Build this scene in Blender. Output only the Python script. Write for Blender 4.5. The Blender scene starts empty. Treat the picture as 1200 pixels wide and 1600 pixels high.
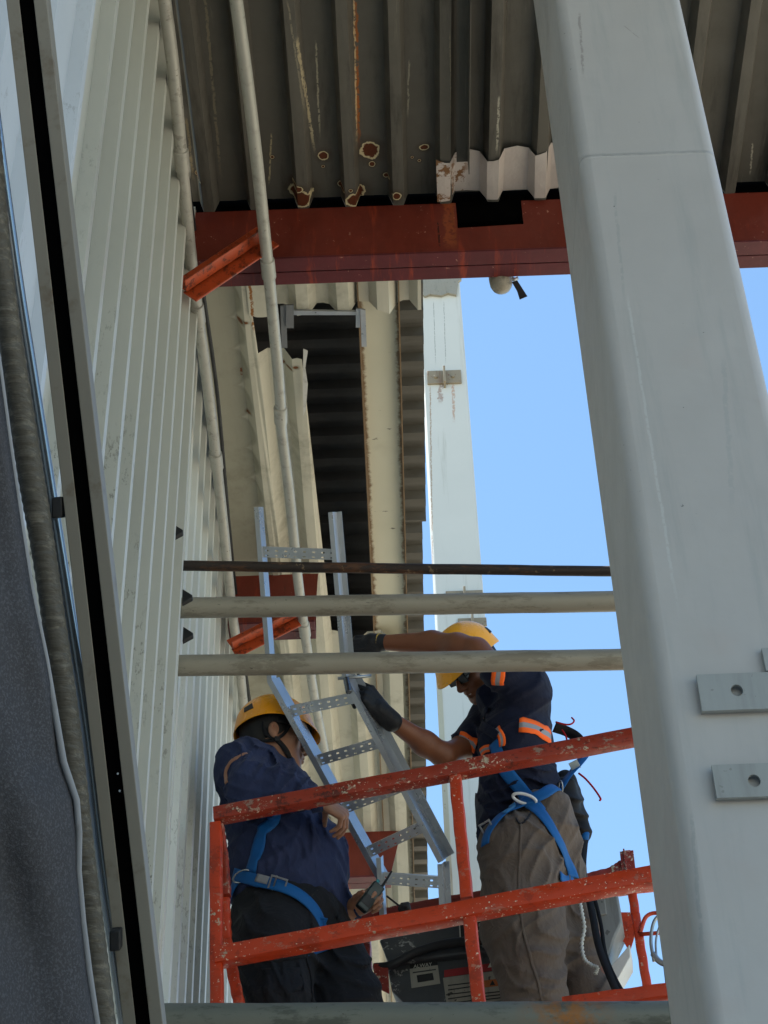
import bpy, math, random
import numpy as np
from mathutils import Vector, Matrix
random.seed(7)
SC = bpy.context.scene
COL = SC.collection

# ------------------------------------------------------------------ camera
F = 2953.0                                    # focal length in photo pixels (photo 1200 x 1600)
CAM = Vector((0, 0, 1.6))
Zc = Vector((-110, 3350, -F)).normalized()    # world up seen in camera axes
Yc = Vector((100, -2600, -F)); Yc = (Yc - Zc * Yc.dot(Zc)).normalized()
Xc = Yc.cross(Zc).normalized()
C2W = Matrix((Xc, Yc, Zc))                    # camera axes -> world
cd = bpy.data.cameras.new('camera'); cam = bpy.data.objects.new('camera', cd); COL.objects.link(cam)
cam.matrix_world = Matrix.Translation(CAM) @ C2W.to_4x4()
cd.sensor_fit = 'VERTICAL'; cd.sensor_height = 24.0; cd.lens = F / 1600 * 24.0
cd.clip_start = 0.05; cd.clip_end = 5000
SC.camera = cam

# ------------------------------------------------------------------ sky and sun
SUN_EL, SUN_AZ = math.radians(70), math.radians(-72)     # azimuth from +Y towards +X
w = bpy.data.worlds.new('World'); SC.world = w; w.use_nodes = True
wn = w.node_tree; wn.nodes.clear()
sky = wn.nodes.new('ShaderNodeTexSky'); sky.sky_type = 'NISHITA'; sky.sun_disc = False
sky.sun_elevation = SUN_EL; sky.sun_rotation = SUN_AZ
sky.air_density = 1.0; sky.dust_density = .15; sky.ozone_density = 1.0
bg = wn.nodes.new('ShaderNodeBackground'); bg.inputs['Strength'].default_value = 0.118
wo = wn.nodes.new('ShaderNodeOutputWorld')
tint = wn.nodes.new('ShaderNodeMix'); tint.data_type = 'RGBA'; tint.blend_type = 'MULTIPLY'; tint.inputs['Factor'].default_value = 1
tint.inputs[7].default_value = (1.08, 1.24, 1.22, 1); wn.links.new(sky.outputs[0], tint.inputs[6]); wn.links.new(tint.outputs[2], bg.inputs[0]); wn.links.new(bg.outputs[0], wo.inputs[0])
sl = bpy.data.lights.new('sun', 'SUN'); sl.energy = 4.6; sl.angle = math.radians(0.5); sl.color = (1, .95, .87)
so = bpy.data.objects.new('sun', sl); COL.objects.link(so)
sd = Vector((math.sin(SUN_AZ) * math.cos(SUN_EL), math.cos(SUN_AZ) * math.cos(SUN_EL), math.sin(SUN_EL)))
so.rotation_euler = (-sd).to_track_quat('-Z', 'Y').to_euler(); so.location = (2, 4, 14)
SC.view_settings.view_transform = 'Standard'; SC.view_settings.look = 'None'
SC.view_settings.exposure = 0.95; SC.view_settings.gamma = 1

# ------------------------------------------------------------------ measuring helpers (photo sight lines cut with real planes)
def camdir(x, y, z): return (C2W @ Vector((x, y, z)))
def ray(u, v): return camdir((u - 600) / F, -(v - 800) / F, -1)
def onY(u, v, Y): r = ray(u, v); return CAM + r * ((Y - CAM.y) / r.y)
def onX(u, v, X): r = ray(u, v); return CAM + r * ((X - CAM.x) / r.x)
def onZ(u, v, Z): r = ray(u, v); return CAM + r * ((Z - CAM.z) / r.z)
def atD(u, v, d): return CAM + ray(u, v) * d
def onP(u, v, p0, n): r = ray(u, v); return CAM + r * ((p0 - CAM).dot(n) / r.dot(n))

# ------------------------------------------------------------------ object helpers
def tag(o, label=None, cat=None, group=None, kind=None):
    if label: o['label'] = label
    if cat: o['category'] = cat
    if group: o['group'] = group
    if kind: o['kind'] = kind
    return o
def empty(name, loc, label=None, cat=None, group=None):
    o = bpy.data.objects.new(name, None); COL.objects.link(o); o.location = loc
    o.empty_display_size = .1
    return tag(o, label, cat, group)
def put(o, parent):
    if parent:
        o.parent = parent
        t = Vector((0, 0, 0)); p = parent
        while p: t += p.location; p = p.parent
        o.location = -t                         # meshes keep world coordinates
    return o
class MB:
    def __init__(s): s.v = []; s.f = []; s.m = []; s.uv = {}
    def add(s, vs, fs, mi=0):
        b = len(s.v); s.v += [tuple(x) for x in vs]; s.f += [tuple(i + b for i in f) for f in fs]; s.m += [mi] * len(fs)
    def box(s, a, b, mi=0):
        x0, y0, z0 = [min(a[i], b[i]) for i in range(3)]; x1, y1, z1 = [max(a[i], b[i]) for i in range(3)]
        s.add([(x0,y0,z0),(x1,y0,z0),(x1,y1,z0),(x0,y1,z0),(x0,y0,z1),(x1,y0,z1),(x1,y1,z1),(x0,y1,z1)],
              [(0,3,2,1),(4,5,6,7),(0,1,5,4),(1,2,6,5),(2,3,7,6),(3,0,4,7)], mi)
    def obox(s, c, ax, ay, az, mi=0):           # centre and three half vectors
        c = Vector(c); P = [c + ax*i + ay*j + az*k for k in (-1,1) for (i,j) in ((-1,-1),(1,-1),(1,1),(-1,1))]
        s.add(P, [(0,3,2,1),(4,5,6,7),(0,1,5,4),(1,2,6,5),(2,3,7,6),(3,0,4,7)], mi)
    def bar(s, a, b, w, h, up=(0,0,1), mi=0, seg=1, wob=0):
        a = Vector(a); b = Vector(b); t = (b-a).normalized(); up = Vector(up)
        sx = t.cross(up).normalized(); u = sx.cross(t).normalized()
        s.obox((a+b)/2, sx*w/2, (b-a)/2, u*h/2, mi)
    def tube(s, pts, r, n=16, mi=0, caps=True, rf=None):
        pts = [Vector(p) for p in pts]; N = len(pts); vs = []; fs = []; prev = None
        for i, p in enumerate(pts):
            t = (pts[min(i+1,N-1)] - pts[max(i-1,0)]).normalized()
            if prev is None:
                a = Vector((0,0,1)) if abs(t.z) < .9 else Vector((1,0,0)); x = t.cross(a).normalized()
            else: x = (prev - t*prev.dot(t)).normalized()
            prev = x; y = t.cross(x); rr = rf(i/(N-1)) if rf else (r[i] if isinstance(r, (list,tuple)) else r)
            for k in range(n):
                a = 2*math.pi*k/n; vs.append(p + (x*math.cos(a) + y*math.sin(a))*rr)
        for i in range(N-1):
            for k in range(n):
                k2 = (k+1) % n; fs.append((i*n+k, i*n+k2, (i+1)*n+k2, (i+1)*n+k))
        if caps: fs.append(tuple(range(n))[::-1]); fs.append(tuple(range((N-1)*n, N*n)))
        s.add(vs, fs, mi)
    def prism(s, prof, a, b, x, y, mi=0, closed=True):   # 2D profile swept a -> b
        n = len(prof); vs = [Vector(p) + x*q[0] + y*q[1] for p in (a, b) for q in prof]
        fs = [(k, (k+1) % n, n+(k+1) % n, n+k) for k in range(n if closed else n-1)]
        if closed: fs += [tuple(range(n))[::-1], tuple(range(n, 2*n))]
        s.add(vs, fs, mi)
    def build(s, name, mats, parent=None, smooth=False, bevel=0, solid=0, seg=2, weld=False):
        me = bpy.data.meshes.new(name); me.from_pydata(s.v, [], s.f)
        for m in (mats if isinstance(mats, (list, tuple)) else [mats]): me.materials.append(m)
        me.polygons.foreach_set('material_index', s.m)
        if smooth: me.polygons.foreach_set('use_smooth', [True]*len(s.f))
        me.update(); o = bpy.data.objects.new(name, me); COL.objects.link(o); put(o, parent)
        if solid:
            q = o.modifiers.new('solid', 'SOLIDIFY'); q.thickness = solid; q.offset = 0
        if bevel:
            q = o.modifiers.new('bevel', 'BEVEL'); q.width = bevel; q.segments = seg; q.limit_method = 'ANGLE'; q.angle_limit = math.radians(35)
            q.harden_normals = False
        if smooth == 'auto' or bevel:
            me.polygons.foreach_set('use_smooth', [True]*len(s.f))
            try: me.set_sharp_from_angle(angle=math.radians(35))
            except Exception: pass
        return o

# ------------------------------------------------------------------ materials
def lin(c):
    if isinstance(c, str): c = [int(c[i:i+2], 16)/255 for i in (0, 2, 4)]
    return tuple((x/12.92 if x <= .04045 else ((x+.055)/1.055)**2.4) for x in c[:3]) + (1,)
class NT:
    def __init__(s, name):
        s.m = bpy.data.materials.new(name); s.m.use_nodes = True; s.t = s.m.node_tree; s.t.nodes.clear()
        s.out = s.n('ShaderNodeOutputMaterial'); s.b = s.n('ShaderNodeBsdfPrincipled'); s.l(s.b.outputs[0], s.out.inputs[0])
        tc = s.n('ShaderNodeTexCoord'); s.co = tc.outputs['Object']
        g = s.n('ShaderNodeNewGeometry'); s.pos = g.outputs['Position']; s.point = g.outputs['Pointiness']
        s.h = None
    def n(s, k): return s.t.nodes.new(k)
    def l(s, a, b): s.t.links.new(a, b)
    def set(s, i, v):
        if hasattr(v, 'is_output'): s.l(v, i)
        else: i.default_value = v
    def map(s, sc=(1,1,1), co=None):
        m = s.n('ShaderNodeMapping'); s.l(co or s.pos, m.inputs[0]); m.inputs['Scale'].default_value = sc; return m.outputs[0]
    def noise(s, scale, detail=4, rough=.6, sc=None, dist=0, co=None):
        n = s.n('ShaderNodeTexNoise'); s.l(s.map(sc, co) if sc else (co or s.pos), n.inputs['Vector'])
        n.inputs['Scale'].default_value = scale; n.inputs['Detail'].default_value = detail
        n.inputs['Roughness'].default_value = rough; n.inputs['Distortion'].default_value = dist; return n.outputs['Fac']
    def math(s, op, a, b=0.0, c=None, clamp=False):
        n = s.n('ShaderNodeMath'); n.operation = op; n.use_clamp = clamp; s.set(n.inputs[0], a); s.set(n.inputs[1], b)
        if c is not None: s.set(n.inputs[2], c)
        return n.outputs[0]
    def ramp(s, v, a, b, lo=0.0, hi=1.0):
        n = s.n('ShaderNodeMapRange'); s.set(n.inputs[0], v); n.inputs[1].default_value = a; n.inputs[2].default_value = b
        n.inputs[3].default_value = lo; n.inputs[4].default_value = hi; n.interpolation_type = 'SMOOTHSTEP'; return n.outputs[0]
    def mix(s, fac, a, b):
        n = s.n('ShaderNodeMix'); n.data_type = 'RGBA'; s.set(n.inputs['Factor'], fac); s.set(n.inputs[6], a); s.set(n.inputs[7], b); return n.outputs[2]
    def bump(s, h, strength=.3, dist=.01):
        n = s.n('ShaderNodeBump'); n.inputs['Strength'].default_value = strength; n.inputs['Distance'].default_value = dist
        s.l(h, n.inputs['Height'])
        if s.h: s.l(s.h, n.inputs['Normal'])
        s.h = n.outputs[0]; s.l(s.h, s.b.inputs['Normal'])
    def sep(s, co=None):
        n = s.n('ShaderNodeSeparateXYZ'); s.l(co or s.pos, n.inputs[0]); return n.outputs
    def done(s, col, rough=.5, metal=0, spec=.5):
        s.set(s.b.inputs['Base Color'], col); s.set(s.b.inputs['Roughness'], rough); s.set(s.b.inputs['Metallic'], metal)
        s.b.inputs['Specular IOR Level'].default_value = spec; return s.m
def paint(name, base, var=.12, dirt='4a4436', dirt_amt=.35, rough=.5, metal=0, streak=(6, 6, .5), spec=.5, bumps=.15, speck=0.0, scale=3):
    t = NT(name); b = lin(base)
    lo = tuple(x*(1-var) for x in b[:3]) + (1,); hi = tuple(min(1, x*(1+var)) for x in b[:3]) + (1,)
    c = t.mix(t.noise(scale, 5, .65), lo, hi)
    st = t.ramp(t.noise(3, 5, .7, sc=streak), .5, .78)
    c = t.mix(t.math('MULTIPLY', st, dirt_amt), c, lin(dirt))
    if speck:
        c = t.mix(t.math('MULTIPLY', t.ramp(t.noise(95, 3, .6), .66, .72), t.ramp(t.noise(2.5, 3), .5, .62)), c, lin(dirt))
        c = t.mix(t.math('MULTIPLY', t.ramp(t.noise(40, 2, .5), .68, .7), speck), c, lin(dirt))
    t.bump(t.noise(9, 4), bumps, .01); t.bump(t.noise(160, 2), .08, .002)
    r = t.ramp(t.noise(7, 4), .3, .7, rough-.08, rough+.14)
    return t.done(c, r, metal, spec)
def spotted(t, c, spots, plane='xy', ringc='cdbf98', inner='5a2c14'):
    """real rust spots at known places on a surface: (x, y, r)"""
    o = t.sep(); a, b = (o[0], o[1]) if plane == 'xy' else (o[0], o[2])
    nz = t.math('SUBTRACT', t.noise(28, 3, .6), .5)
    for (x, y, r, k) in spots:
        dx = t.math('SUBTRACT', a, x); dy = t.math('MULTIPLY', t.math('SUBTRACT', b, y), k)
        d = t.math('SQRT', t.math('ADD', t.math('MULTIPLY', dx, dx), t.math('MULTIPLY', dy, dy)))
        d = t.math('ADD', d, t.math('MULTIPLY', nz, r*1.3))
        c = t.mix(t.math('MULTIPLY', t.ramp(d, r*2.8, r*1.1), .45), c, lin('3d2a18')); c = t.mix(t.ramp(d, r*1.32, r*1.2), c, lin(ringc)); c = t.mix(t.ramp(d, r*1.05, r*.92), c, lin(inner))
    return c
def streaks(t, c, lines, plane='xy', nfreq=22):
    """thin rust runs: (x0, y0, x1, y1, half width, colour, amount)"""
    o = t.sep(); a, b = (o[0], o[1]) if plane == 'xy' else (o[0], o[2])
    nz = t.math('SUBTRACT', t.noise(nfreq, 4, .7), .5)
    for (x0, y0, x1, y1, hw, colr, amt) in lines:
        u = t.math('DIVIDE', t.math('SUBTRACT', b, y0), (y1 - y0) or 1e-6)
        cx = t.math('ADD', t.math('MULTIPLY', u, x1-x0), x0)
        d = t.math('ABSOLUTE', t.math('SUBTRACT', t.math('ADD', a, t.math('MULTIPLY', nz, hw*3)), cx))
        m = t.math('MULTIPLY', t.ramp(d, hw, hw*.5), t.math('MULTIPLY', t.ramp(u, -.02, .06), t.ramp(u, 1.05, .8)))
        c = t.mix(t.math('MULTIPLY', m, t.math('MULTIPLY', t.ramp(t.noise(60, 3), .35, .5), amt)), c, lin(colr))
    return c
def worn_red(name, base='a5361c', chip=.5, seed=0, scale=1.0, dark='2a120c'):
    t = NT(name); b = lin(base)
    c = t.mix(t.noise(6*scale, 4), tuple(x*.72 for x in b[:3])+(1,), tuple(min(1, x*1.2) for x in b[:3])+(1,))
    c = t.mix(t.math('MULTIPLY', t.ramp(t.noise(14*scale, 5, .75), .56, .62), .8*chip), c, lin(dark))
    n1 = t.noise(38*scale, 5, .7); n2 = t.noise(5*scale, 3)
    c = t.mix(t.math('MULTIPLY', t.ramp(t.noise(60*scale, 5, .8, sc=(.35,1,1)), .58, .61), .75*chip), c, lin('301510'))
    c = t.mix(t.math('MULTIPLY', t.ramp(n1, .62-.05*chip, .635-.05*chip), t.ramp(n2, .50, .58)), c, lin('b0a590'))
    c = t.mix(t.math('MULTIPLY', t.ramp(t.noise(95*scale, 2, .5), .66, .68), t.ramp(t.noise(4*scale, 3), .5, .56)), c, lin('d8c2b0'))
    c = t.mix(t.math('MULTIPLY', t.ramp(t.noise(22*scale, 5, .8, sc=(.5,1,1)), .60, .615), .8*chip), c, lin('8f8577'))
    t.bump(t.noise(30*scale, 5, .7), .35, .004); t.bump(t.noise(5, 3), .2, .01)
    return t.done(c, t.ramp(t.noise(20), .3, .7, .32, .6), 0, .5)
def cloth(name, base, var=.15, weave=900, wr=.35, rough=.85, spots=0, sheen=.04, fold=(14, 14, 14)):
    t = NT(name); b = lin(base)
    c = t.mix(t.noise(9, 5, .65), tuple(x*(1-var) for x in b[:3])+(1,), tuple(min(1, x*(1+var)) for x in b[:3])+(1,))
    if spots: c = t.mix(t.math('MULTIPLY', t.ramp(t.noise(55, 3), .68, .71), spots), c, lin('8d8a84'))
    t.bump(t.noise(1.0, 4, .55, sc=fold, dist=.6), wr, .02); t.bump(t.noise(weave, 2), .25, .001)
    t.b.inputs['Sheen Weight'].default_value = sheen; t.b.inputs['Sheen Roughness'].default_value = .5
    return t.done(c, rough, 0, .25)
# ================================================================== THE SETTING
H = 7.1                      # height of the canopy underside
W = -0.72                    # left wall plane
t = NT('concrete yard'); c = t.mix(t.noise(.8, 6), lin('b3a893'), lin('c6bba5'))
c = t.mix(t.math('MULTIPLY', t.ramp(t.noise(.3, 5, .7), .5, .7), .5), c, lin('7a756a')); t.bump(t.noise(25, 4), .2, .01)
M_ground = t.done(c, .85)
g = MB(); g.add([(-600,-600,0),(600,-600,0),(600,600,0),(-600,600,0)], [(0,1,2,3)])
tag(g.build('ground', M_ground), kind='structure')

def sheet(name, o, sd_, ld, nd, S, L, period, depth, crest, web, mat, lmin=None, lmax=None, parent=None, thick=.0015, ls=.25, dent=.0, phase=0, smooth=False):
    """trapezoid-ribbed steel sheet: ribs run along ld, profile along sd_, ribs stand out along nd"""
    o = Vector(o); sd_ = Vector(sd_); ld = Vector(ld); nd = Vector(nd)
    valley = period - crest - 2*web; pr = []; s0 = -phase
    while s0 < S:
        for ds, h in ((0,0),(valley*.5,0),(valley,0),(valley+web,depth),(valley+web+crest*.5,depth+.0005),(valley+web+crest,depth)): pr.append((s0+ds, h))
        s0 += period
    pr = [p for p in pr if 0 <= p[0] <= S]
    if pr[0][0] > 1e-4: pr.insert(0, (0, pr[0][1]))
    if pr[-1][0] < S - 1e-4: pr.append((S, pr[-1][1]))
    n = max(2, int(L/ls)+1); vs = []; fs = []
    for s_, h in pr:
        a = lmin(s_) if lmin else 0; b = lmax(s_) if lmax else L
        for k in range(n):
            l = a + (b-a)*k/(n-1)
            dn = dent*(math.sin(l*7.3+s_*31)+math.sin(l*3.1-s_*17)) if dent else 0
            vs.append(o + sd_*(s_ + dn*.6) + ld*l + nd*(h + dn))
    for i in range(len(pr)-1):
        for k in range(n-1): fs.append((i*n+k, (i+1)*n+k, (i+1)*n+k+1, i*n+k+1))
    m = MB(); m.add(vs, fs); return m.build(name, mat, parent, solid=thick)
X_, Y_, Z_ = Vector((1,0,0)), Vector((0,1,0)), Vector((0,0,1))

# ---- left walls
def wallmat(name, base, rough=.33, dirt=.22):
    t = NT(name); b = lin(base); c = t.mix(t.noise(1.4, 5), tuple(x*.88 for x in b[:3])+(1,), tuple(x*1.08 for x in b[:3])+(1,))
    c = t.mix(t.math('MULTIPLY', t.ramp(t.noise(.9, 4, .6, sc=(1,2,.4)), .5, .75), dirt*.5), c, lin('5b5546'))
    o = t.sep(); low = t.ramp(o[2], 6.3, 3.6)
    sp = t.math('MULTIPLY', t.ramp(t.noise(75, 4, .8, sc=(1,1.4,.35)), .56, .60), t.math('MULTIPLY', t.ramp(t.noise(3.2, 4, .6, sc=(1,2.5,.8)), .48, .60), low))
    c = t.mix(t.math('MULTIPLY', sp, .8), c, lin('3c372c'))
    return t.done(c, t.ramp(t.noise(1.5, 3), .3, .7, rough+.2, rough+.32), .0, .5)
M_wall = wallmat('cream painted steel cladding', 'b8b8b0', .10, .25)
M_wall2 = wallmat('blue grey painted steel cladding', 'bcc3cb', .25, .15)
M_wall3 = wallmat('pale grey steel cladding', 'cdd0cc', .08, .25)
yA = onX(152, 0, W+.03).y; yE = onX(290, 800, W+.03).y
o1 = sheet('corrugated_wall', (W, yA, 0), Y_, Z_, X_, yE-yA, H+.02, .205, .038, .034, .004, M_wall, ls=.5, dent=.0005)
tag(o1, 'tall cream ribbed metal wall running beside the men on the left', 'wall')
o2 = sheet('corrugated_wall', (W-.004, -9.0, 0), Y_, Z_, X_, yA+9.02, H+.02, .30, .034, .03, .012, M_wall2, ls=.5)
tag(o2, 'blue grey ribbed metal wall at the upper left, before the cream wall begins', 'wall')
o3 = sheet('corrugated_wall', (W-.07, yE, 0), Y_, Z_, X_, 16-yE, H+.9, .2, .03, .05, .008, M_wall3, ls=.6, dent=.001)
tag(o3, 'pale ribbed metal wall set back past the pipe ends, behind the worker on the left', 'wall')
m = MB(); m.box((W-.075, yE+.004, 0), (W+.030, yE+.012, H)); m.box((W+.026, yE-.05, 0), (W+.034, yE+.016, 5.35+0))
tag(m.build('corner_trim', paint('trim paint', 'b2b2a6', dirt_amt=.5, speck=.4, rough=.35), bevel=.002), 'pale folded metal trim along the end edge of the cream ribbed wall', 'trim')
# small dark clips at the wall edge
M_black = paint('black rubber', '17171a', dirt_amt=.1, rough=.6)
for (u, v) in ((279, 829), (294, 931), (295, 990)):
    p = onX(u, v, W+.045); m = MB()
    m.add([p+Vector((-.02,-.0,.032)), p+Vector((.014,0,.004)), p+Vector((.014,0,-.008)), p+Vector((-.02,0,-.03)),
           p+Vector((-.02,.02,.032)), p+Vector((.014,.02,.004)), p+Vector((.014,.02,-.008)), p+Vector((-.02,.02,-.03))],
          [(0,1,2,3),(7,6,5,4),(0,4,5,1),(1,5,6,2),(2,6,7,3),(3,7,4,0)])
    nm = {829: 'small black wedge clip on the wall edge above the rusty pipe', 931: 'small black wedge clip at the left end of the middle pipe', 990: 'small black wedge clip on the wall edge between two grey pipes'}[v]
    tag(m.build('wall_clip', M_black, bevel=.003), nm, 'clip', 'black clips on the wall edge')

# ---- dark canopy underside near the camera
t = NT('weathered shade-dark soffit'); c = t.mix(t.noise(2, 6, .7), lin('4b4943'), lin('656159'))  # dark base also carries the deep shade under the near canopy
c = t.mix(t.math('MULTIPLY', t.ramp(t.noise(1, 6, .75, sc=(9,1.2,1)), .5, .72), .65), c, lin('2c2923'))
c = t.mix(t.math('MULTIPLY', t.ramp(t.noise(1, 5, .7, sc=(24,1.5,1)), .62, .75), .5), c, lin('8d8878'))
def sp(u, v, r, k=1.0):
    p = onZ(u, v, H); return (p.x, p.y, r, k)
spots = [sp(506,259,.016,1.0), sp(578,251,.028,.9), sp(582,273,.009), sp(470,311,.034,1.1), sp(465,296,.016,1.3), sp(556,314,.030,1.2), sp(533,303,.011), sp(620,306,.014), sp(664,246,.014,1.3), sp(656,267,.006), sp(604,290,.009), sp(505,276,.005), sp(548,298,.006), sp(645,262,.005), sp(425,262,.006), sp(308,286,.009)]
def ln(u0, v0, u1, v1, hw, colr, amt):
    a = onZ(u0, v0, H); b = onZ(u1, v1, H); return (a.x, a.y, b.x, b.y, hw, colr, amt)
c = streaks(t, c, [ln(555,-10,561,246,.0075,'9a5a26',1), ln(553,-10,558,240,.004,'c9b088',.9), ln(463,60,492,255,.006,'b8ab8c',.9), ln(449,0,478,190,.004,'8f8874',.6),
                   ln(493,80,500,230,.004,'a9a28c',.7), ln(424,225,420,305,.004,'b3a683',.7), ln(780,150,776,240,.005,'a9a596',.8), ln(640,110,638,200,.004,'8c8878',.8),
                   ln(703,50,706,230,.003,'77705f',.8), ln(318,0,345,300,.006,'7c7461',.8), ln(290,200,302,300,.006,'8b7d62',.8), ln(1180,240,1176,290,.004,'b5b0a0',.7)])
c = spotted(t, c, spots)
t.bump(t.noise(4, 5), .25, .02)
M_soffit = t.done(c, t.ramp(t.noise(6), .3, .7, .5, .8), 0, .35)
yB = 4.52
def lmx(s): 
    return yB - .01 + 3.2 + (.0)
o = sheet('roof_sheet', (W-.02, -7, H), X_, Y_, -Z_, 2.5, yB+7, .176, .062, .038, .017, M_soffit, ls=.4, phase=.03, dent=.0012)  # unseen reach behind the camera and right edge are shaped for the light
# the sheet's ribs point down: lift so that the ribs just rest on the beam
o.location.z = .062
tag(o, 'dark weathered corrugated roof sheet with rusty holes above the long red beam', 'roof')
# deep open seam: overlapping second sheet edge, and the pale replacement piece by the beam
p0 = onZ(681, 247, H); p1 = onZ(878, 247, H)
t = NT('pale bare sheet'); c = t.mix(t.noise(6, 5), lin('b5aaa2'), lin('cfc6c0'))
q = onZ(700, 290, H); c = t.mix(t.math('MULTIPLY', t.ramp(t.noise(26, 5, .7), .50, .56), t.ramp(t.sep()[0], onZ(738,290,H).x, onZ(722,290,H).x)), c, lin('7d5a3a'))
t.bump(t.noise(9, 5), .5, .02)
M_pale = t.done(c, .42, .0, .5)
yl = p0.y
rg = random.Random(3)
o = sheet('patch_sheet', (p0.x, yl, H-.004), X_, Y_, -Z_, p1.x-p0.x, yB-.02-yl, .176, .050, .038, .022, M_pale, ls=.03, phase=.03+(p0.x-W+.02) % .176 - .0, dent=.004,
          lmin=lambda s: .012*math.sin(s*40)+.01*math.sin(s*13))
o.location.z = .045
tag(o, 'short pale dented sheet patch under the dark roof just above the red beam', 'roof patch')
# free edge of an overlapping sheet: a hanging fold with a dark slot beside it
pa = onZ(733, 0, H); m = MB()
m.box((pa.x, 1.2, H-.075), (pa.x+.003, yl+.02, H+.01)); m.box((pa.x-.04, 1.2, H-.002), (pa.x, yl+.02, H+.002))
tag(m.build('sheet_fold', M_soffit), 'hanging folded sheet edge with a dark slot beside it, above the pale patch', 'sheet edge')
# black gap under patch
# ---- red beams
def beam_mat(name, base='6c2a1e'):
    t = NT(name); b = lin(base); c = t.mix(t.noise(4, 5, .7, sc=(2,2,1)), tuple(x*.5 for x in b[:3])+(1,), tuple(x*1.4 for x in b[:3])+(1,))
    c = t.mix(t.math('MULTIPLY', t.ramp(t.noise(2, 5, .7, sc=(8,1,1)), .54, .7), .7), c, lin('9b3c22'))
    c = t.mix(t.math('MULTIPLY', t.ramp(t.noise(2, 5, .7, sc=(14,1,2)), .6, .75), .8), c, lin('45201a'))
    c = t.mix(t.math('MULTIPLY', t.ramp(t.noise(60, 4, .7), .66, .69), t.ramp(t.noise(5, 2), .45, .6)), c, lin('b88a78'))
    t.bump(t.noise(8, 4), .15, .01); t.bump(t.noise(60, 3), .1, .003)
    return t, c
t, c = beam_mat('red oxide beam paint')
o_ = t.sep(); a = onY(711, 380, yB)
c = streaks(t, c, [(a.x-.02, 7.12, a.x-.02, 6.84, .02, 'a8582c', .45), (a.x+.0, 7.12, a.x+.0, 6.84, .010, '8c4a20', .6), (a.x-.06, 7.0, a.x-.055, 6.85, .004, '2a100a', .9)], 'xz')
M_beam = t.done(c, t.ramp(t.noise(9), .3, .7, .4, .6), 0, .4)
t, c = beam_mat('red oxide flange paint', '5c2529'); M_flange = t.done(c, .45, 0, .4)
t, c = beam_mat('orange red brace paint', 'a3401a'); c = t.mix(t.math('MULTIPLY', t.ramp(t.noise(22, 6, .8), .50, .60), .8), c, lin('2e130c')); M_brace = t.done(c, .45, 0, .45)
M_dark = paint('painted shade black', '060606', dirt_amt=0, rough=1, spec=0)  # black colour stands in for shade in gaps and hollows
hb = .27
def beam(Y, x1, label, notch=False, endcut=0):
    e = empty('steel_beam', (W, Y, H-hb), label, 'beam', 'red beams across the canopy')
    m = MB(); x0 = W-.02
    if notch:
        xa = onY(713, 330, Y).x; xb = onY(816, 330, Y).x; zt = onY(760, 352, Y).z
        pts = [(x0,H-hb),(x1,H-hb),(x1,H-.002),(xb,H+.0),(xb,zt+.0),(xa,zt-.01),(xa,H),(x0,H-.002)]
    else: pts = [(x0,H-hb),(x1-endcut,H-hb),(x1,H-.0),(x0,H)]
    n = len(pts)
    m.add([(x, Y, z) for x, z in pts]+[(x, Y+.008, z) for x, z in pts], [tuple(range(n)), tuple(range(n, 2*n))[::-1]]+[(i, i+n, (i+1) % n+n, (i+1) % n) for i in range(n)])
    m.build('web', M_beam, e)
    m = MB(); xe = x1-endcut
    m.box((x0, Y-.003, H-hb-.012), (xe, Y+.060, H-hb-.001)); m.box((x0, Y+.066, H-hb-.010), (xe, Y+.125, H-hb-.0))
    m.box((x0, Y+.060, H-hb-.004), (xe, Y+.066, H-hb+.006))
    m.build('bottom_flange', M_flange, e, bevel=.002)
    m = MB(); m.box((x0, Y+.115, H-hb+.001), (xe, Y+.123, H-.12)); m.build('rear_web', M_flange, e)
    return e
e1 = beam(yB, 1.85, 'long dark red steel beam spanning the top of the picture with a notched upper edge', True)
xb2 = onY(497, 935, 6.65).x; e2 = beam(6.65, xb2, 'short red beam stub behind the upper cable tray, crossed by the grey pipes', endcut=.015)
xb3 = onY(627, 1300, 8.87).x; e3 = beam(8.87, xb3, 'lowest red beam stub with a slanted end, behind the worker with the radio', endcut=.065)
def brace(e, u0, v0, u1, v1, Y, w=.10):
    a = onY(u0, v0, Y); b = onY(u1, v1, Y); a.x = max(a.x, W+.01); t_ = (b-a).normalized(); n = Vector((0,-1,0)).cross(t_).normalized()
    m = MB(); m.obox((a+b)/2 + n*w*.22, (b-a)/2, n*w*.28, Vector((0,.004,0)))
    m.obox((a+b)/2 + n*(w*-.07) + Vector((0,-.022,0)), (b-a)/2, n*.003, Vector((0,.026,0)))
    m.obox((a+b)/2 - n*w*.22 + Vector((0,.018,0)), (b-a)/2, n*w*.30, Vector((0,.004,0)))
    m.build('brace', M_brace, e, bevel=.003)
brace(e1, 288, 453, 418, 366, yB-.075, .115)
brace(e2, 362, 1012, 462, 962, 6.56, .095)

m = MB(); m.box((W, yB+.01, H-.10), (1.84, yB+.04, H+.09)); tag(m.build('gap_dark_strip', M_dark), 'added black strip darkening the gap between the long red beam and the roof', 'filler')  # black strip added to darken the gap and hide the sky behind
# black plate added for the dark hole behind the beam notch
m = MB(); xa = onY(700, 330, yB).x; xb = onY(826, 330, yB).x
m.box((xa, yB+.05, H-.16), (xb, yB+.056, H+.02)); tag(m.build('notch_dark_plate', M_dark), 'added black plate standing in for the dark hole in the long red beam notch', 'plate')

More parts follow.
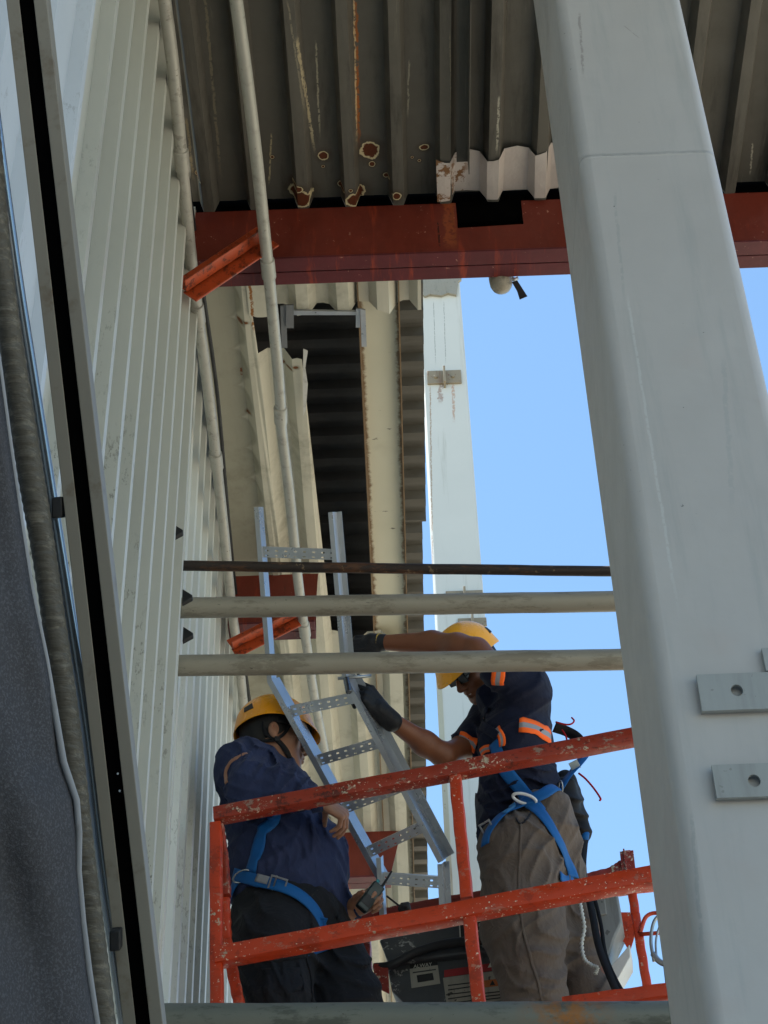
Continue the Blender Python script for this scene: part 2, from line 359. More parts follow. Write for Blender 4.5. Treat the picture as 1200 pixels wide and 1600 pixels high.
# ---- pale canopy underside beyond the beam, with a torn opening
t = NT('cream soffit sheet'); c = t.mix(t.noise(2.2, 6, .7), lin('b2af9f'), lin('cdc9b8'))
c = t.mix(t.math('MULTIPLY', t.ramp(t.noise(1.5, 6, .7, sc=(2.2,2.2,1)), .5, .7), .5), c, lin('77725f'))
o_ = t.sep()                                  # round tide marks left by water beside the wall
wv = t.n('ShaderNodeTexWave'); wv.wave_type = 'RINGS'; wv.inputs['Scale'].default_value = 1.0; wv.inputs['Distortion'].default_value = 3.5; wv.inputs['Detail'].default_value = 1
t.l(t.map((1,1,0)), wv.inputs[0])
ym_ = t.math('SUBTRACT', t.math('MODULO', t.math('ADD', o_[1], t.math('MULTIPLY', t.noise(5, 3), .08)), .19), .095); xd = t.math('ADD', o_[0], .665)
dd_ = t.math('SQRT', t.math('ADD', t.math('MULTIPLY', xd, xd), t.math('MULTIPLY', ym_, ym_)))
c = t.mix(t.math('MULTIPLY', t.ramp(dd_, .125, .100), .5), c, lin('7d7a69')); c = t.mix(t.math('MULTIPLY', t.math('MULTIPLY', t.ramp(dd_, .122, .112), t.ramp(dd_, .098, .110)), .2), c, lin('57533f'))
def lnc(*a): return ln(*a)
c = streaks(t, c, [ln(390,440,398,520,.008,'8c5a26',1), ln(376,588,377,600,.006,'7d461d',1)])
c = spotted(t, c, [sp(375,509,.010,1.0), sp(384,505,.008,1.5), sp(452,580,.010,2.2), sp(462,574,.009,1.4), sp(388,655,.008), sp(442,578,.007)], ringc='8a6a3c', inner='6a3a16')
t.bump(t.noise(4, 5), .2, .02)
M_cream = t.done(c, t.ramp(t.noise(5), .3, .7, .5, .72), 0, .4)
PER, DEP = .172, .05
yS = yB+.13
def yv(u, v, Z=H): return onZ(u, v, Z).y
xa = onZ(399, 510, H).x-.012; xbb = onZ(484, 700, H).x; xcc = onZ(629, 1060, H).x
y1 = yv(440, 549); y2 = yv(500, 1000)
rg = random.Random(11); jag = [rg.uniform(-1, 1) for _ in range(200)]
def lminc(s):
    x = W-.02+s; j = jag[int(s*60) % 200]*.012
    if x < xa: return 0
    if x < xbb: return y1-yS+.03*(x-xa)/.1+j
    return y2-yS+j
o = sheet('roof_sheet', (W-.02, yS, H), X_, Y_, -Z_, xcc-W+.02, 9.0, PER, DEP, .040, .034, M_cream, ls=.12, phase=-.1, dent=.0016, lmin=lminc, lmax=lambda s: 9.0)
o.location.z = DEP; tag(o, 'pale ribbed roof sheet with a torn edge around the dark opening, stained by rust', 'roof')
xp0 = onZ(386, 460, H).x; xp1 = onZ(658, 460, H).x
o = sheet('roof_sheet', (xp0, yS-.02, H-.006), X_, Y_, -Z_, xp1-xp0, 1, .158, .05, .045, .032, M_cream, ls=.2, phase=.05, dent=.001,
          lmax=lambda s: yv(540, 486)-yS+.02+.012*math.sin(s*38)+jag[int(s*30) % 200]*.008)
o.location.z = DEP; tag(o, 'short cream corrugated sheet end hanging just behind the long red beam', 'roof')
# curled torn flaps of the opening
m = MB(); pts = [(474,545),(481,548),(477,575),(481,600),(478,640),(474,650),(473,600)]
m.add([onZ(u, v, H-.03) for u, v in pts], [tuple(range(7))])
tag(m.build('torn_flap', paint('torn bright edge', 'c8c6c0', rough=.4), solid=.003), 'thin bright curled metal edge torn at the side of the dark opening', 'torn edge')
# aluminium angles at the opening
M_alu = paint('aluminium', 'b9bdc2', dirt_amt=.2, rough=.35, metal=.6, var=.06)
M_alu2 = paint('grey painted angle', '6f7174', dirt_amt=.3, rough=.45)
e = empty('opening_frame', onZ(500, 487, H), 'grey metal angle frame at the near edge of the dark roof opening', 'frame')
m = MB()
m.add([onZ(u, v, H-.012) for u, v in [(452,484),(560,486),(560,491),(452,491)]], [(0,1,2,3)]); m.build('cross_bar', M_alu, e, solid=.01)
for q in ([(438,478),(447,476),(449,543),(440,543)], [(447,476),(459,476),(459,512),(447,512)], [(556,482),(563,482),(563,511),(556,511)], [(563,482),(571,484),(573,541),(565,541)]):
    m = MB(); m.add([onZ(u, v, H-.02-(.01 if q[0][0] in (447,563) else 0)) for u, v in q], [(0,1,2,3)]); m.build('angle', M_alu2 if q[0][0] < 500 else M_alu, e, solid=.006)

# edge purlin, cream with rusty edges
t = NT('cream purlin'); c = t.mix(t.noise(2, 5), lin('c6c2aa'), lin('dcd8c2')); X0 = onZ(560, 485, H).x; X1 = onZ(624, 485, H).x
Xl = onZ(569, 960, H).x; 
o_ = t.sep(); nz = t.noise(26, 5, .7)
ed = t.math('ADD', t.math('ABSOLUTE', t.math('SUBTRACT', o_[0], (X0+X1)/2)), t.math('MULTIPLY', t.math('SUBTRACT', nz, .5), .045))
c = t.mix(t.math('MULTIPLY', t.ramp(ed, (X1-X0)/2-.022, (X1-X0)/2-.004), .9), c, lin('6b4a20'))
c = t.mix(t.math('MULTIPLY', t.ramp(t.noise(9, 5, .7, sc=(1,3,1)), .66, .70), .8), c, lin('3c3222'))
c = t.mix(t.math('MULTIPLY', t.ramp(t.noise(2, 4), .55, .7), .3), c, lin('8b8568'))
t.bump(t.noise(8, 4), .12, .01); M_purlin = t.done(c, .5, 0, .4)
m = MB(); m.box((X0, yS+.02, H+.02+.045), (X1, 14.5, H+.30)); m.box((X0-.002, yS+.02, H+.018), (X0+.003, 14.5, H+.065)); m.box((X1-.003, yS+.02, H+.018), (X1+.002, 14.5, H+.065))
tag(m.build('edge_purlin', M_purlin), 'cream box purlin with rusty edges beside the dark roof opening', 'purlin')

# upper roof with cross ribs
t = NT('upper roof sheet'); c = t.mix(t.noise(2, 6), lin('48453e'), lin('605c53')); c = t.mix(t.math('MULTIPLY', t.ramp(t.noise(3, 5, .7, sc=(1,6,1)), .5, .7), .5), c, lin('3a352b'))
t.bump(t.noise(5, 4), .2, .01); M_up = t.done(c, .45, .0, .5)
HU = H+.45; xr = onZ(661, 900, HU).x; ym = onZ(664, 806, HU).y
M_up_shade = paint('shade painted inner roof', '2f2d2c', dirt='15130f', rough=.6)  # shade of the unlit hole is put into this darker roof colour
o = sheet('roof_sheet', (W-.1, yS-.05, HU), Y_, X_, -Z_, 14-yS+.05, 1, .15, .035, .05, .02, M_up_shade, ls=.4, lmax=lambda s: X0+.05-W+.1)
tag(o, 'upper roof sheet with cross ribs, its colour darkened for the unlit torn opening', 'roof')
o = sheet('roof_sheet', (X0+.06, yS-.05, HU), Y_, X_, -Z_, ym-yS+.05, 1, .15, .035, .05, .02, M_up, ls=.4, lmax=lambda s: xr-X0-.06+.018)
tag(o, 'nearer grey upper roof strip with cross ribs, between the cream purlin and the white column', 'roof')
o = sheet('roof_sheet', (X0+.06, ym, HU), Y_, X_, -Z_, 14-ym, 1, .15, .035, .05, .02, M_up, ls=.4, lmax=lambda s: xr-X0-.06)
tag(o, 'grey upper roof strip with cross ribs between the cream purlin and the sky gap', 'roof')
m = MB(); m.box((W-.1, yS-.07, H+.06), (xr, yS-.06, HU+.06)); tag(m.build('light_block_plate', M_up), 'unseen plate added to keep light out of the roof space behind the red beam', 'plate')  # added blocker, keeps daylight from brightening the opening

# ---- white far column
t = NT('white column paint'); c = t.mix(t.noise(1.5, 5), lin('bdbfb8'), lin('d0d0c8')); c = t.mix(t.math('MULTIPLY', t.ramp(t.noise(2, 5, .7, sc=(9,9,.4)), .56, .75), .4), c, lin('8b8a78'))
YC = 9.3; s = lambda u, v: onY(u, v, YC)
c = streaks(t, c, [(s(672,600).x, s(672,600).z, s(676,900).x, s(676,900).z, .006, '8d6b45', .7), (s(708,600).x, s(700,600).z, s(709,660).x, s(700,660).z, .012, 'a8734a', .6), (s(690,600).x, s(700,590).z, s(690,660).x, s(700,630).z, .02, '7f5030', .6),
                   (s(678,480).x, s(700,470).z, s(680,560).x, s(700,570).z, .003, '7c7c74', .8), (s(694,480).x, s(700,470).z, s(696,560).x, s(700,570).z, .003, '7c7c74', .8)], 'xz')
t.bump(t.noise(6, 4), .1, .01); M_wcol = t.done(c, .45, 0, .5)
xl = onY(681, 960, YC).x; xr_ = onY(758, 960, YC).x
e = empty('steel_column', (xl, YC, 0), 'white far steel column with rusty bracket, standing against the sky behind the right worker', 'column')
m = MB(); m.box((xl, YC, 0), (xr_, YC+.3, 13.2)); m.build('shaft', M_wcol, e, bevel=.012, seg=3)
m = MB(); m.box((xl-.02, YC-.004, 0), (xl+.012, YC+.002, onY(690, 1050, YC).z)); m.build('edge_strip', paint('edge strip', 'b3ae98', dirt='7b4c28', dirt_amt=.8, speck=.4), e)
t = paint('rusty bracket', '8b7f68', dirt='6b3d1e', dirt_amt=.9, speck=.6)
def brk(u0, v0, u1, v1, hole=True):
    a = onY(u0, v1, YC-.03); b = onY(u1, v0, YC-.03); m = MB(); xm = (a.x+b.x)/2
    m.box((a.x, YC-.014, a.z), (xm-.008, YC-.001, b.z)); m.box((xm+.008, YC-.014, a.z), (b.x, YC-.001, b.z)); m.box((xm-.008, YC-.07, a.z-.035), (xm+.008, YC-.001, b.z-.01))
    if hole:
        for xx in ((a.x+xm)/2, (b.x+xm)/2): m.tube([(xx, YC-.024, (a.z+b.z)/2), (xx, YC-.012, (a.z+b.z)/2)], .014, 8)
    m.build('bracket', t, e, bevel=.002)
brk(668, 575, 720, 597); brk(697, 919, 754, 933, False); brk(716, 962, 760, 976, False)
m = MB(); q = [(652,425),(722,425),(721,438),(716,441),(713,462),(700,459),(690,463),(672,461),(664,464),(657,458),(653,462)]; m.add([onY(u, v, YC-.012) for u, v in q], [tuple(range(len(q)))])
m.build('mortar_lump', paint('dried mortar', '8e8a7c', dirt_amt=.7, bumps=.8, speck=.5), e, solid=.02)

# ---- big near column
t = NT('grey column paint'); c = t.mix(t.noise(1.8, 5, .65), lin('aca8a4'), lin('bbb8b3'))
c = t.mix(t.math('MULTIPLY', t.ramp(t.noise(2.2, 5, .7, sc=(7,7,.5)), .52, .75), .32), c, lin('8f9594'))
c = t.mix(t.math('MULTIPLY', t.ramp(t.noise(5, 4), .6, .75), .25), c, lin('b3a7a0'))
c = t.mix(t.math('MULTIPLY', t.ramp(t.noise(80, 3, .6), .70, .73), t.ramp(t.noise(3.3, 4), .52, .6)), c, lin('4b4d4c'))
c = t.mix(t.math('MULTIPLY', t.ramp(t.noise(45, 3, .6), .76, .78), .7), c, lin('3b3d3e'))
YN = 2.7
dq = lambda u, v: (onY(u, v, YN).x, onY(u, v, YN).z)
c = streaks(t, c, [(*dq(u0, v0), *dq(u1, v1), hw, colr, am) for u0, v0, u1, v1, hw, colr, am in ((980,460,1060,960,.0035,'c9cbc8',.45),(960,300,975,470,.004,'8a8f8e',.3),(1080,1270,1100,1500,.004,'8d9290',.4),(905,20,912,120,.004,'7c7470',.5),(1130,560,1145,800,.006,'989c9b',.3),(975,40,1000,60,.002,'8f8783',.6))], 'xz')
zw = onY(1010, 239, YN).z; o_ = t.sep()
wl = t.math('ABSOLUTE', t.math('SUBTRACT', t.math('ADD', o_[2], t.math('MULTIPLY', t.noise(30, 3), .008)), zw))
c = t.mix(t.math('MULTIPLY', t.ramp(wl, .004, .001), t.ramp(t.noise(14, 4), .35, .65, .1, .5)), c, lin('5c6264'))
t.bump(t.ramp(wl, .008, .001), .6, .003); t.bump(t.noise(2.5, 4), .35, .03); t.bump(t.noise(70, 3), .12, .002)
M_ncol = t.done(c, t.ramp(t.noise(6), .3, .7, .38, .55), 0, .5)
xl = onY(958, 600, YN).x; xr_ = onY(1201, 600, YN).x
e = empty('steel_column', (xl, YN, 0), 'big grey steel box column close by on the right with two punched tabs', 'column')
m = MB(); m.box((xl, YN, 0), (xr_, YN+.40, H+.1)); m.build('shaft', M_ncol, e, bevel=.026, seg=6)
m = MB()
for (u, v, w_) in ((1142, 0, 0),): pass
def tab(u0, v0, v1, hu, hv):
    a = onY(u0, v1, YN-.002); b = onY(u0, v0, YN-.002); hc = onY(hu, hv, YN-.002); x1 = xr_+.04; y0 = YN-.004; ys = .012
    # plate with a real slot: ring of quads round an oval hole
    n = 20; cx, cz = hc.x, hc.z; rx, rz = .0105, .0125; vs = []; fs = []
    hole = [(cx+rx*math.cos(2*math.pi*k/n), cz+rz*math.sin(2*math.pi*k/n)) for k in range(n)]
    def onrect(k):
        an = 2*math.pi*k/n; dx, dz = math.cos(an), math.sin(an); s_ = 1e9
        if dx > 1e-6: s_ = min(s_, (x1-cx)/dx)
        if dx < -1e-6: s_ = min(s_, (a.x-cx)/dx)
        if dz > 1e-6: s_ = min(s_, (b.z-cz)/dz)
        if dz < -1e-6: s_ = min(s_, (a.z-cz)/dz)
        return (cx+dx*s_, cz+dz*s_)
    rect = [onrect(k) for k in range(n)]
    # snap nearest to corners
    for corner in ((a.x,a.z),(a.x,b.z),(x1,a.z),(x1,b.z)):
        j = min(range(n), key=lambda k: (rect[k][0]-corner[0])**2+(rect[k][1]-corner[1])**2); rect[j] = corner
    yp = YN-.016
    for yy in (yp, yp+.006): vs += [(x, yy, z) for x, z in hole]+[(x, yy, z) for x, z in rect]
    for k in range(n):
        k2 = (k+1) % n
        fs += [(k, k2, n+k2, n+k), (2*n+k2, 2*n+k, 3*n+k, 3*n+k2), (k2, k, 2*n+k, 2*n+k2), (n+k, n+k2, 3*n+k2, 3*n+k)]
    q = MB(); q.add(vs, fs); q.box((a.x, yp+.0065, a.z+.004), (x1, YN+.01, a.z+.012));
    q.build('tab', M_tab, e)
M_tab = paint('grey tab paint', '9a9c99', dirt_amt=.3, speck=.3)
tab(1096, 1061, 1118, 1150, 1086); tab(1119, 1202, 1254, 1177, 1227)
m = MB(); p = onY(1193, 1040, YN); m.box((p.x, YN-.012, p.z-.02), (p.x+.1, YN, p.z+.03)); m.build('tab', M_tab, e)

# ---- conduits under the canopy
M_cond = paint('galvanised conduit', 'a5a39a', dirt_amt=.45, rough=.5, metal=.25, speck=.3)
def crom(P, n=6):
    out = []; P = [Vector(p) for p in P]; Q = [P[0]*2-P[1]]+P+[P[-1]*2-P[-2]]
    for i in range(1, len(Q)-2):
        for k in range(n):
            t_ = k/n; a, b, c_, d = Q[i-1], Q[i], Q[i+1], Q[i+2]
            out.append(.5*((2*b)+(c_-a)*t_+(2*a-5*b+4*c_-d)*t_*t_+(3*b-a-3*c_+d)*t_**3))
    return out+[P[-1]]
ZC = H-hb-.05
def conduit(pts, r, label, joints, cat='conduit', group='grey conduits under the canopy'):
    e = empty('conduit', onZ(*pts[0], ZC), label, cat, group)
    P = crom([onZ(u, v, ZC) for u, v in pts]); m = MB(); m.tube(P, r, 14); m.build('pipe', M_cond, e, smooth=True)
    for j in joints:
        i = min(range(1, len(P)-1), key=lambda k: abs((C2W.inverted() @ (P[k]-CAM)).y / -(C2W.inverted() @ (P[k]-CAM)).z * -F + 800 - j))
        d = (P[i+1]-P[i-1]).normalized(); m = MB(); m.tube([P[i]-d*.045, P[i]-d*.042, P[i]+d*.042, P[i]+d*.045], [r, r*1.22, r*1.22, r], 14)
        m.build('coupling', M_cond, e, smooth=False, bevel=.001)
    return e
conduit([(250,-60),(257,0),(271,110),(284,250),(298,400),(309,490),(324,600),(338,720),(350,830),(362,950),(372,1020),(382,1120),(392,1250),(400,1400)], .0215,
        'grey conduit running down along the corner of the cream wall', [245, 495, 720])
conduit([(362,-60),(369,0),(384,110),(400,240),(417,400),(427,500),(437,610),(440,670),(452,770),(465,900),(478,1000),(493,1100),(508,1180),(518,1270)], .0215,
        'grey conduit hanging under the roof and passing before the dark opening', [425, 650, 990])
M_cable = paint('black cable', '202022', dirt_amt=.1, rough=.6)
m = MB(); m.tube(crom([onZ(u, v, H-.1) for u, v in [(262,-40),(276,110),(296,300),(318,460),(340,620),(356,800),(372,960),(392,1110)]]), .008, 8)
tag(m.build('cable', M_cable, smooth=True), 'thin black cable beside the wall corner conduit', 'cable')

# ---- horizontal pipes between wall and column
def pipemat(name, base, dirt, amt, sp=.3):
    t = NT(name); b = lin(base); c = t.mix(t.noise(6, 5, .7, sc=(.4,1,1)), tuple(x*.82 for x in b[:3])+(1,), tuple(min(1,x*1.12) for x in b[:3])+(1,))
    c = t.mix(t.math('MULTIPLY', t.ramp(t.noise(12, 6, .75, sc=(.3,1,1)), .50, .60), amt), c, lin(dirt))
    c = t.mix(t.math('MULTIPLY', t.ramp(t.noise(70, 4, .7, sc=(.6,1,1)), .66, .7), sp), c, lin('2c2820'))
    t.bump(t.noise(24, 5), .3, .004); return t, c
t, c = pipemat('weathered galvanised pipe', '938d7f', '6a6151', .55, .7); M_pipe = t.done(c, .5, .2, .5)
t, c = pipemat('rusty black pipe', '2c221d', '5c3a22', .7); c = t.mix(t.math('MULTIPLY', t.ramp(t.noise(30, 4), .62, .66), .5), c, lin('8a7458')); M_rust = t.done(c, .6, 0, .4)
t, c = pipemat('mossy grey pipe', '686c66', '454a44', .8, .6)
pr = onY(885, 1580, 5.25); dx = t.math('ABSOLUTE', t.math('SUBTRACT', t.math('ADD', t.sep()[0], t.math('MULTIPLY', t.noise(9, 4), .1)), pr.x+.05))
c = t.mix(t.math('MULTIPLY', t.math('MULTIPLY', t.ramp(dx, .17, .0), t.ramp(t.noise(25, 5, .7), .35, .6)), .9), c, lin('8f5a1e')); M_pipe2 = t.done(c, .55, .1, .45)
def hpipe(u0, v0, u1, v1, Y, r, mat, label, r2=None):
    a = onY(u0, v0, Y); b = onY(u1, v1, Y); d = b-a; b = a+d*1.06; a = a-d*((a.x-(W-.06))/d.x); N = 24
    P = [a+(b-a)*k/N + Vector((0, 0, .0007*math.sin(k*.9)+.0004*math.sin(k*2.3))) for k in range(N+1)]
    m = MB(); m.tube(P, r, 20); o = m.build('pipe', mat, smooth=True); tag(o, label, 'pipe', 'horizontal pipes between wall and column'); return o
hpipe(286, 884, 985, 893, 5.2, .019, M_rust, 'thin rusty dark pipe, topmost of the pipes crossing from wall to column')
hpipe(291, 950, 1000, 939, 5.2, .037, M_pipe, 'weathered grey pipe just under the thin rusty pipe')
hpipe(294, 1040, 1010, 1030, 5.2, .037, M_pipe, 'weathered grey pipe crossing in front of the right worker helmet and arms')
hpipe(268, 1592, 1090, 1588, 5.25, .046, M_pipe2, 'greenish grey pipe with a rust patch along the bottom of the picture')

# ---- lamp and tape under the beam
e = empty('dome_lamp', onY(783, 440, yB+.14), 'small dirty dome lamp hanging behind the long red beam against the sky', 'lamp')
p = onY(782, 432, yB+.16); m = MB(); pr_ = [(0,-.075),(.02,-.073),(.034,-.062),(.041,-.045),(.044,-.02),(.044,.01),(.03,.02),(0,.02)]
n = 20; vs = []; fs = []
for r_, z_ in pr_:
    for k in range(n): a = 2*math.pi*k/n; vs.append(p+Vector((r_*math.cos(a), r_*math.sin(a), z_)))
for i in range(len(pr_)-1):
    for k in range(n): fs.append((i*n+k, i*n+(k+1) % n, (i+1)*n+(k+1) % n, (i+1)*n+k))
m.add(vs, fs); m.build('dome', paint('dirty lamp', '8d8576', dirt_amt=.8, speck=.5, rough=.3), e, smooth=True)
m = MB(); m.tube([p+Vector((.03,0,-.0)), p+Vector((.05,0,-.02)), p+Vector((.062,0,-.012))], .008, 8); m.build('bracket', M_alu, e, smooth=True)
m = MB(); q = [(800,441),(808,438),(824,463),(812,468),(808,455)]; m.add([onY(u, v, yB+.15) for u, v in q], [(0,1,2,3,4)])
tag(m.build('tape_scrap', M_cable, solid=.002), 'torn dark tape scrap hanging beside the dome lamp', 'tape')

# ---- left foreground: lipped channel, pipes, cloth
def lipchannel():
    dz = .0
    a = atD(-8+8, -180, 3.45); b = atD(246+22, 1780, 3.65)
    # outer right lower edge line passes (72,0) and (255,1600)
    a = atD(50, -200, 3.0); b = atD(277, 1800, 3.08)
    ax = (b-a).normalized(); vd = ((a+b)/2-CAM).normalized(); x = ax.cross(vd).normalized()
    if x.dot(Xc_w) < 0: x = -x
    y = x.cross(ax).normalized()
    if y.dot(vd) < 0: y = -y
    # turn the section a little so that its right flank shows
    an = math.radians(-8); x2 = x*math.cos(an)+y*math.sin(an); y2 = y*math.cos(an)-x*math.sin(an)
    w_, d_, l_, t_ = .064, .047, .0205, .0026
    prof = [(0,0),(l_,0),(l_,t_),(t_,t_),(t_,d_-t_),(w_-t_,d_-t_),(w_-t_,t_),(w_-l_,t_),(w_-l_,0),(w_,0),(w_,d_),(0,d_)]
    e = empty('lipped_channel', b, 'long leaning steel lip channel with a black slot at the left', 'channel')
    off = -x2*w_
    m = MB(); m.prism([(p[0], p[1]) for p in prof], a+off, b+off, x2, y2); m.build('channel', M_chan, e, bevel=.0012)
    m = MB(); m.prism([(t_+.0005,d_-t_-.004),(w_-t_-.0005,d_-t_-.004),(w_-t_-.0005,d_-t_-.0005),(t_+.0005,d_-t_-.0005)], a+off, b+off, x2, y2); m.build('inner_shade_strip', M_dark, e)  # black strip put in for the shade inside the channel
    m = MB(); m.prism([(l_-.006,t_+.004),(w_-l_+.006,t_+.004),(w_-l_+.006,t_+.006),(l_-.006,t_+.006)], a+off, b+off, x2, y2); m.build('slot_shade_strip', M_dark, e)  # second black strip, paints the slot as dark as its shade
    for v, u in ((1209,184),(1236,187)):
        m = MB(); p = atD(u, v, 3.0); m.tube([p, p+vd*.004], .0016, 8); m.build('rivet', M_alu, e)
Xc_w = C2W @ Vector((1,0,0))
t = NT('channel steel'); c = t.mix(t.noise(2, 5), lin('6f6a60'), lin('8a857a')); c = t.mix(t.math('MULTIPLY', t.ramp(t.noise(9, 5, .7), .55, .7), .5), c, lin('5a4630'))
t.bump(t.noise(12, 4), .1, .005); M_chan = t.done(c, .5, .05, .35)
lipchannel()
def lean(pts, d, r, name, mat, label, cat, n=16, rf=None, sub=8):
    P = crom([atD(u, v, d) for u, v in pts], sub); m = MB(); m.tube(P, r, n, rf=rf); o = m.build(name, mat, smooth=True); return tag(o, label, cat)
t = NT('bright galvanised pipe'); c = t.mix(t.noise(5, 4), lin('8f959c'), lin('a8aeb4')); t.bump(t.noise(20, 3), .06, .004); M_bright = t.done(c, .22, .75, .5)
lean([(-30,20),(-8,200),(22,420),(50,600),(83,810),(110,980),(135,1140),(160,1340),(180,1480),(205,1660),(225,1800)], 3.1, .0125, 'steel_pipe', M_bright, 'thin shiny steel pipe leaning beside the lip channel', 'pipe')
# ribbed flexible hose
t = NT('dusty flexible hose'); c = t.mix(t.noise(3, 5), lin('3e3b35'), lin('5b574e')); c = t.mix(t.math('MULTIPLY', t.ramp(t.noise(1, 5, .7, sc=(9,60,90)), .50, .66), .7), c, lin('757065'))
t.bump(t.noise(1, 3, .6, sc=(6, 40, 60)), .6, .01); t.bump(t.noise(60, 3), .3, .004); M_hose = t.done(c, .6, 0, .4)
hp = [(-30,100),(-15,260),(2,420),(24,580),(48,740),(68,860),(88,1000),(106,1140),(124,1290),(140,1420),(156,1560),(178,1760)]
P = crom([atD(u, v, 3.02) for u, v in hp], 40); m = MB()
m.tube(P, [.0201+.0005*math.sin(i*1.25)+.001*math.sin(i*.05) for i in range(len(P))], 18)
tag(m.build('flexible_hose', M_hose, smooth=True), 'thick dusty ribbed flexible hose leaning between the dark cloth and the shiny pipe', 'hose')
for (u, v) in ((92, 793), (182, 1466)):
    p = atD(u, v, 3.06); m = MB(); m.obox(p, camdir(.009,.001,0), camdir(0,.017,0), camdir(0,0,.02))
    tag(m.build('pipe_clamp', M_black, bevel=.003), {793: 'black clamp between the shiny pipe and the lip channel, upper one', 1466: 'black clamp between the shiny pipe and the lip channel, lower one'}[v], 'clamp', 'black clamps on the leaning pipe')
# thin wall-side strip behind hose, cloth
t = NT('dark grey woven cloth'); c = t.mix(t.noise(3, 5), lin('3d3d41'), lin('4c4c50')); c = t.mix(t.math('MULTIPLY', t.ramp(t.noise(240, 2, .6), .45, .7), .8), c, lin('5c5d62'))
t.bump(t.noise(420, 2), .9, .002); t.bump(t.noise(5, 4), .6, .03); M_cl = t.done(c, .95, 0, .1)
edge = [(-40,380),(-5,560),(14,700),(33,830),(47,920),(70,1030),(84,1110),(98,1190),(118,1250),(122,1300),(121,1360),(128,1440),(138,1520),(150,1600),(170,1750)]
E_ = [];
for i in range(len(edge)-1):
    for k in range(6):
        f_ = k/6; E_.append((edge[i][0]*(1-f_)+edge[i+1][0]*f_, edge[i][1]*(1-f_)+edge[i+1][1]*f_))
m = MB(); nx = 26; vs = []; fs = []
for j, (u, v) in enumerate(E_):
    for i in range(nx):
        s_ = i/(nx-1); uu = u-s_*380; d = 2.9 - .35*s_ - .035*math.exp(-s_*18)*0 + .016*math.sin(s_*19+v*.006)+.01*math.sin(v*.017+s_*9) + .05*(1-math.exp(-s_*30))*0
        if s_ < .04: d += .03*(1-s_/.04)**2
        vs.append(atD(uu, v, d))
for j in range(len(E_)-1):
    for i in range(nx-1): fs.append((j*nx+i, j*nx+i+1, (j+1)*nx+i+1, (j+1)*nx+i))
e = empty('cloth_sheet', atD(60, 1600, 2.9), 'dark grey woven cloth hanging at the lower left', 'cloth')
m.add(vs, fs); m.build('cloth', M_cl, e, smooth=True, solid=.004)
m = MB(); m.tube([atD(u+1.5, v, 2.93) for u, v in E_], .0055, 8); m.build('piping', paint('pale piping', '8b8d92', rough=.8), e, smooth=True)
# ================================================================== THE LIFT PLATFORM
J = onY
M_rail = worn_red('worn orange red rail', '93301a', .85)
M_rail2 = worn_red('bright worn orange rail', 'bd3a12', .4)
M_raild = worn_red('dark worn red rear rail', '8c2f22', .5)
TH = math.radians(9); PN = Vector((math.sin(TH), math.cos(TH), 0)); PA = Vector((math.cos(TH), -math.sin(TH), 0))
P0 = onY(338, 1275, 5.62)
def fr(u, v, off=0): return onP(u, v, P0+PN*off, PN)
lift = empty('lift_platform', fr(600, 1750), 'worn orange red railed work platform carrying both workers', 'work platform')
def sq(name, pts, w, mat, parent=lift, bev=.006, wob=.0009):
    m = MB(); pts = [Vector(p) for p in pts]; N = 22
    for i in range(len(pts)-1):
        a, b = pts[i], pts[i+1]; t_ = (b-a).normalized(); up = PN; sx = t_.cross(up).normalized()
        c_ = bev; h = w/2
        prof = [(-h+c_,-h),(h-c_,-h),(h-c_*.3,-h+c_*.3),(h,-h+c_),(h,h-c_),(h-c_*.3,h-c_*.3),(h-c_,h),(-h+c_,h),(-h+c_*.3,h-c_*.3),(-h,h-c_),(-h,-h+c_),(-h+c_*.3,-h+c_*.3)]
        vs = []; n = len(prof)
        for k in range(N+1):
            p = a+(b-a)*k/N + sx*wob*math.sin(k*1.1+i) + up*wob*math.sin(k*.7+1)
            vs += [p + sx*q[0] + up*q[1] for q in prof]
        fs = [(k*n+j, k*n+(j+1) % n, (k+1)*n+(j+1) % n, (k+1)*n+j) for k in range(N) for j in range(n)]
        fs += [tuple(range(n))[::-1], tuple(range(N*n, (N+1)*n))]
        m.add(vs, fs)
    o = m.build(name, mat, parent, smooth=True); o.data.set_sharp_from_angle(angle=math.radians(40)); return o
sq('rail', [fr(336,1275.5), fr(1100,1131.5)], .054, M_rail)
sq('rail', [fr(338,1497), fr(1120,1352)], .060, M_rail2)
sq('post', [fr(337.5,1288), fr(340,1760)], .040, M_rail2)
sq('post', [fr(711,1212), fr(730,1406)], .040, M_rail2)
sq('post', [fr(733,1430), fr(764,1700)], .042, M_rail2)
sq('rail', [fr(880,1572), fr(1120,1540)], .046, M_rail2)
D = .95
# left side: bent rear bar beside the corner post
sq('rail', [fr(343,1290), fr(350,1340,.06), fr(354,1400,.10)], .030, M_rail, wob=.001)
sq('post', [fr(350,1400,.12), fr(353,1468,.14), fr(372,1560,.16), fr(395,1650,.2)], .036, M_rail2, wob=.001)
m = MB(); 
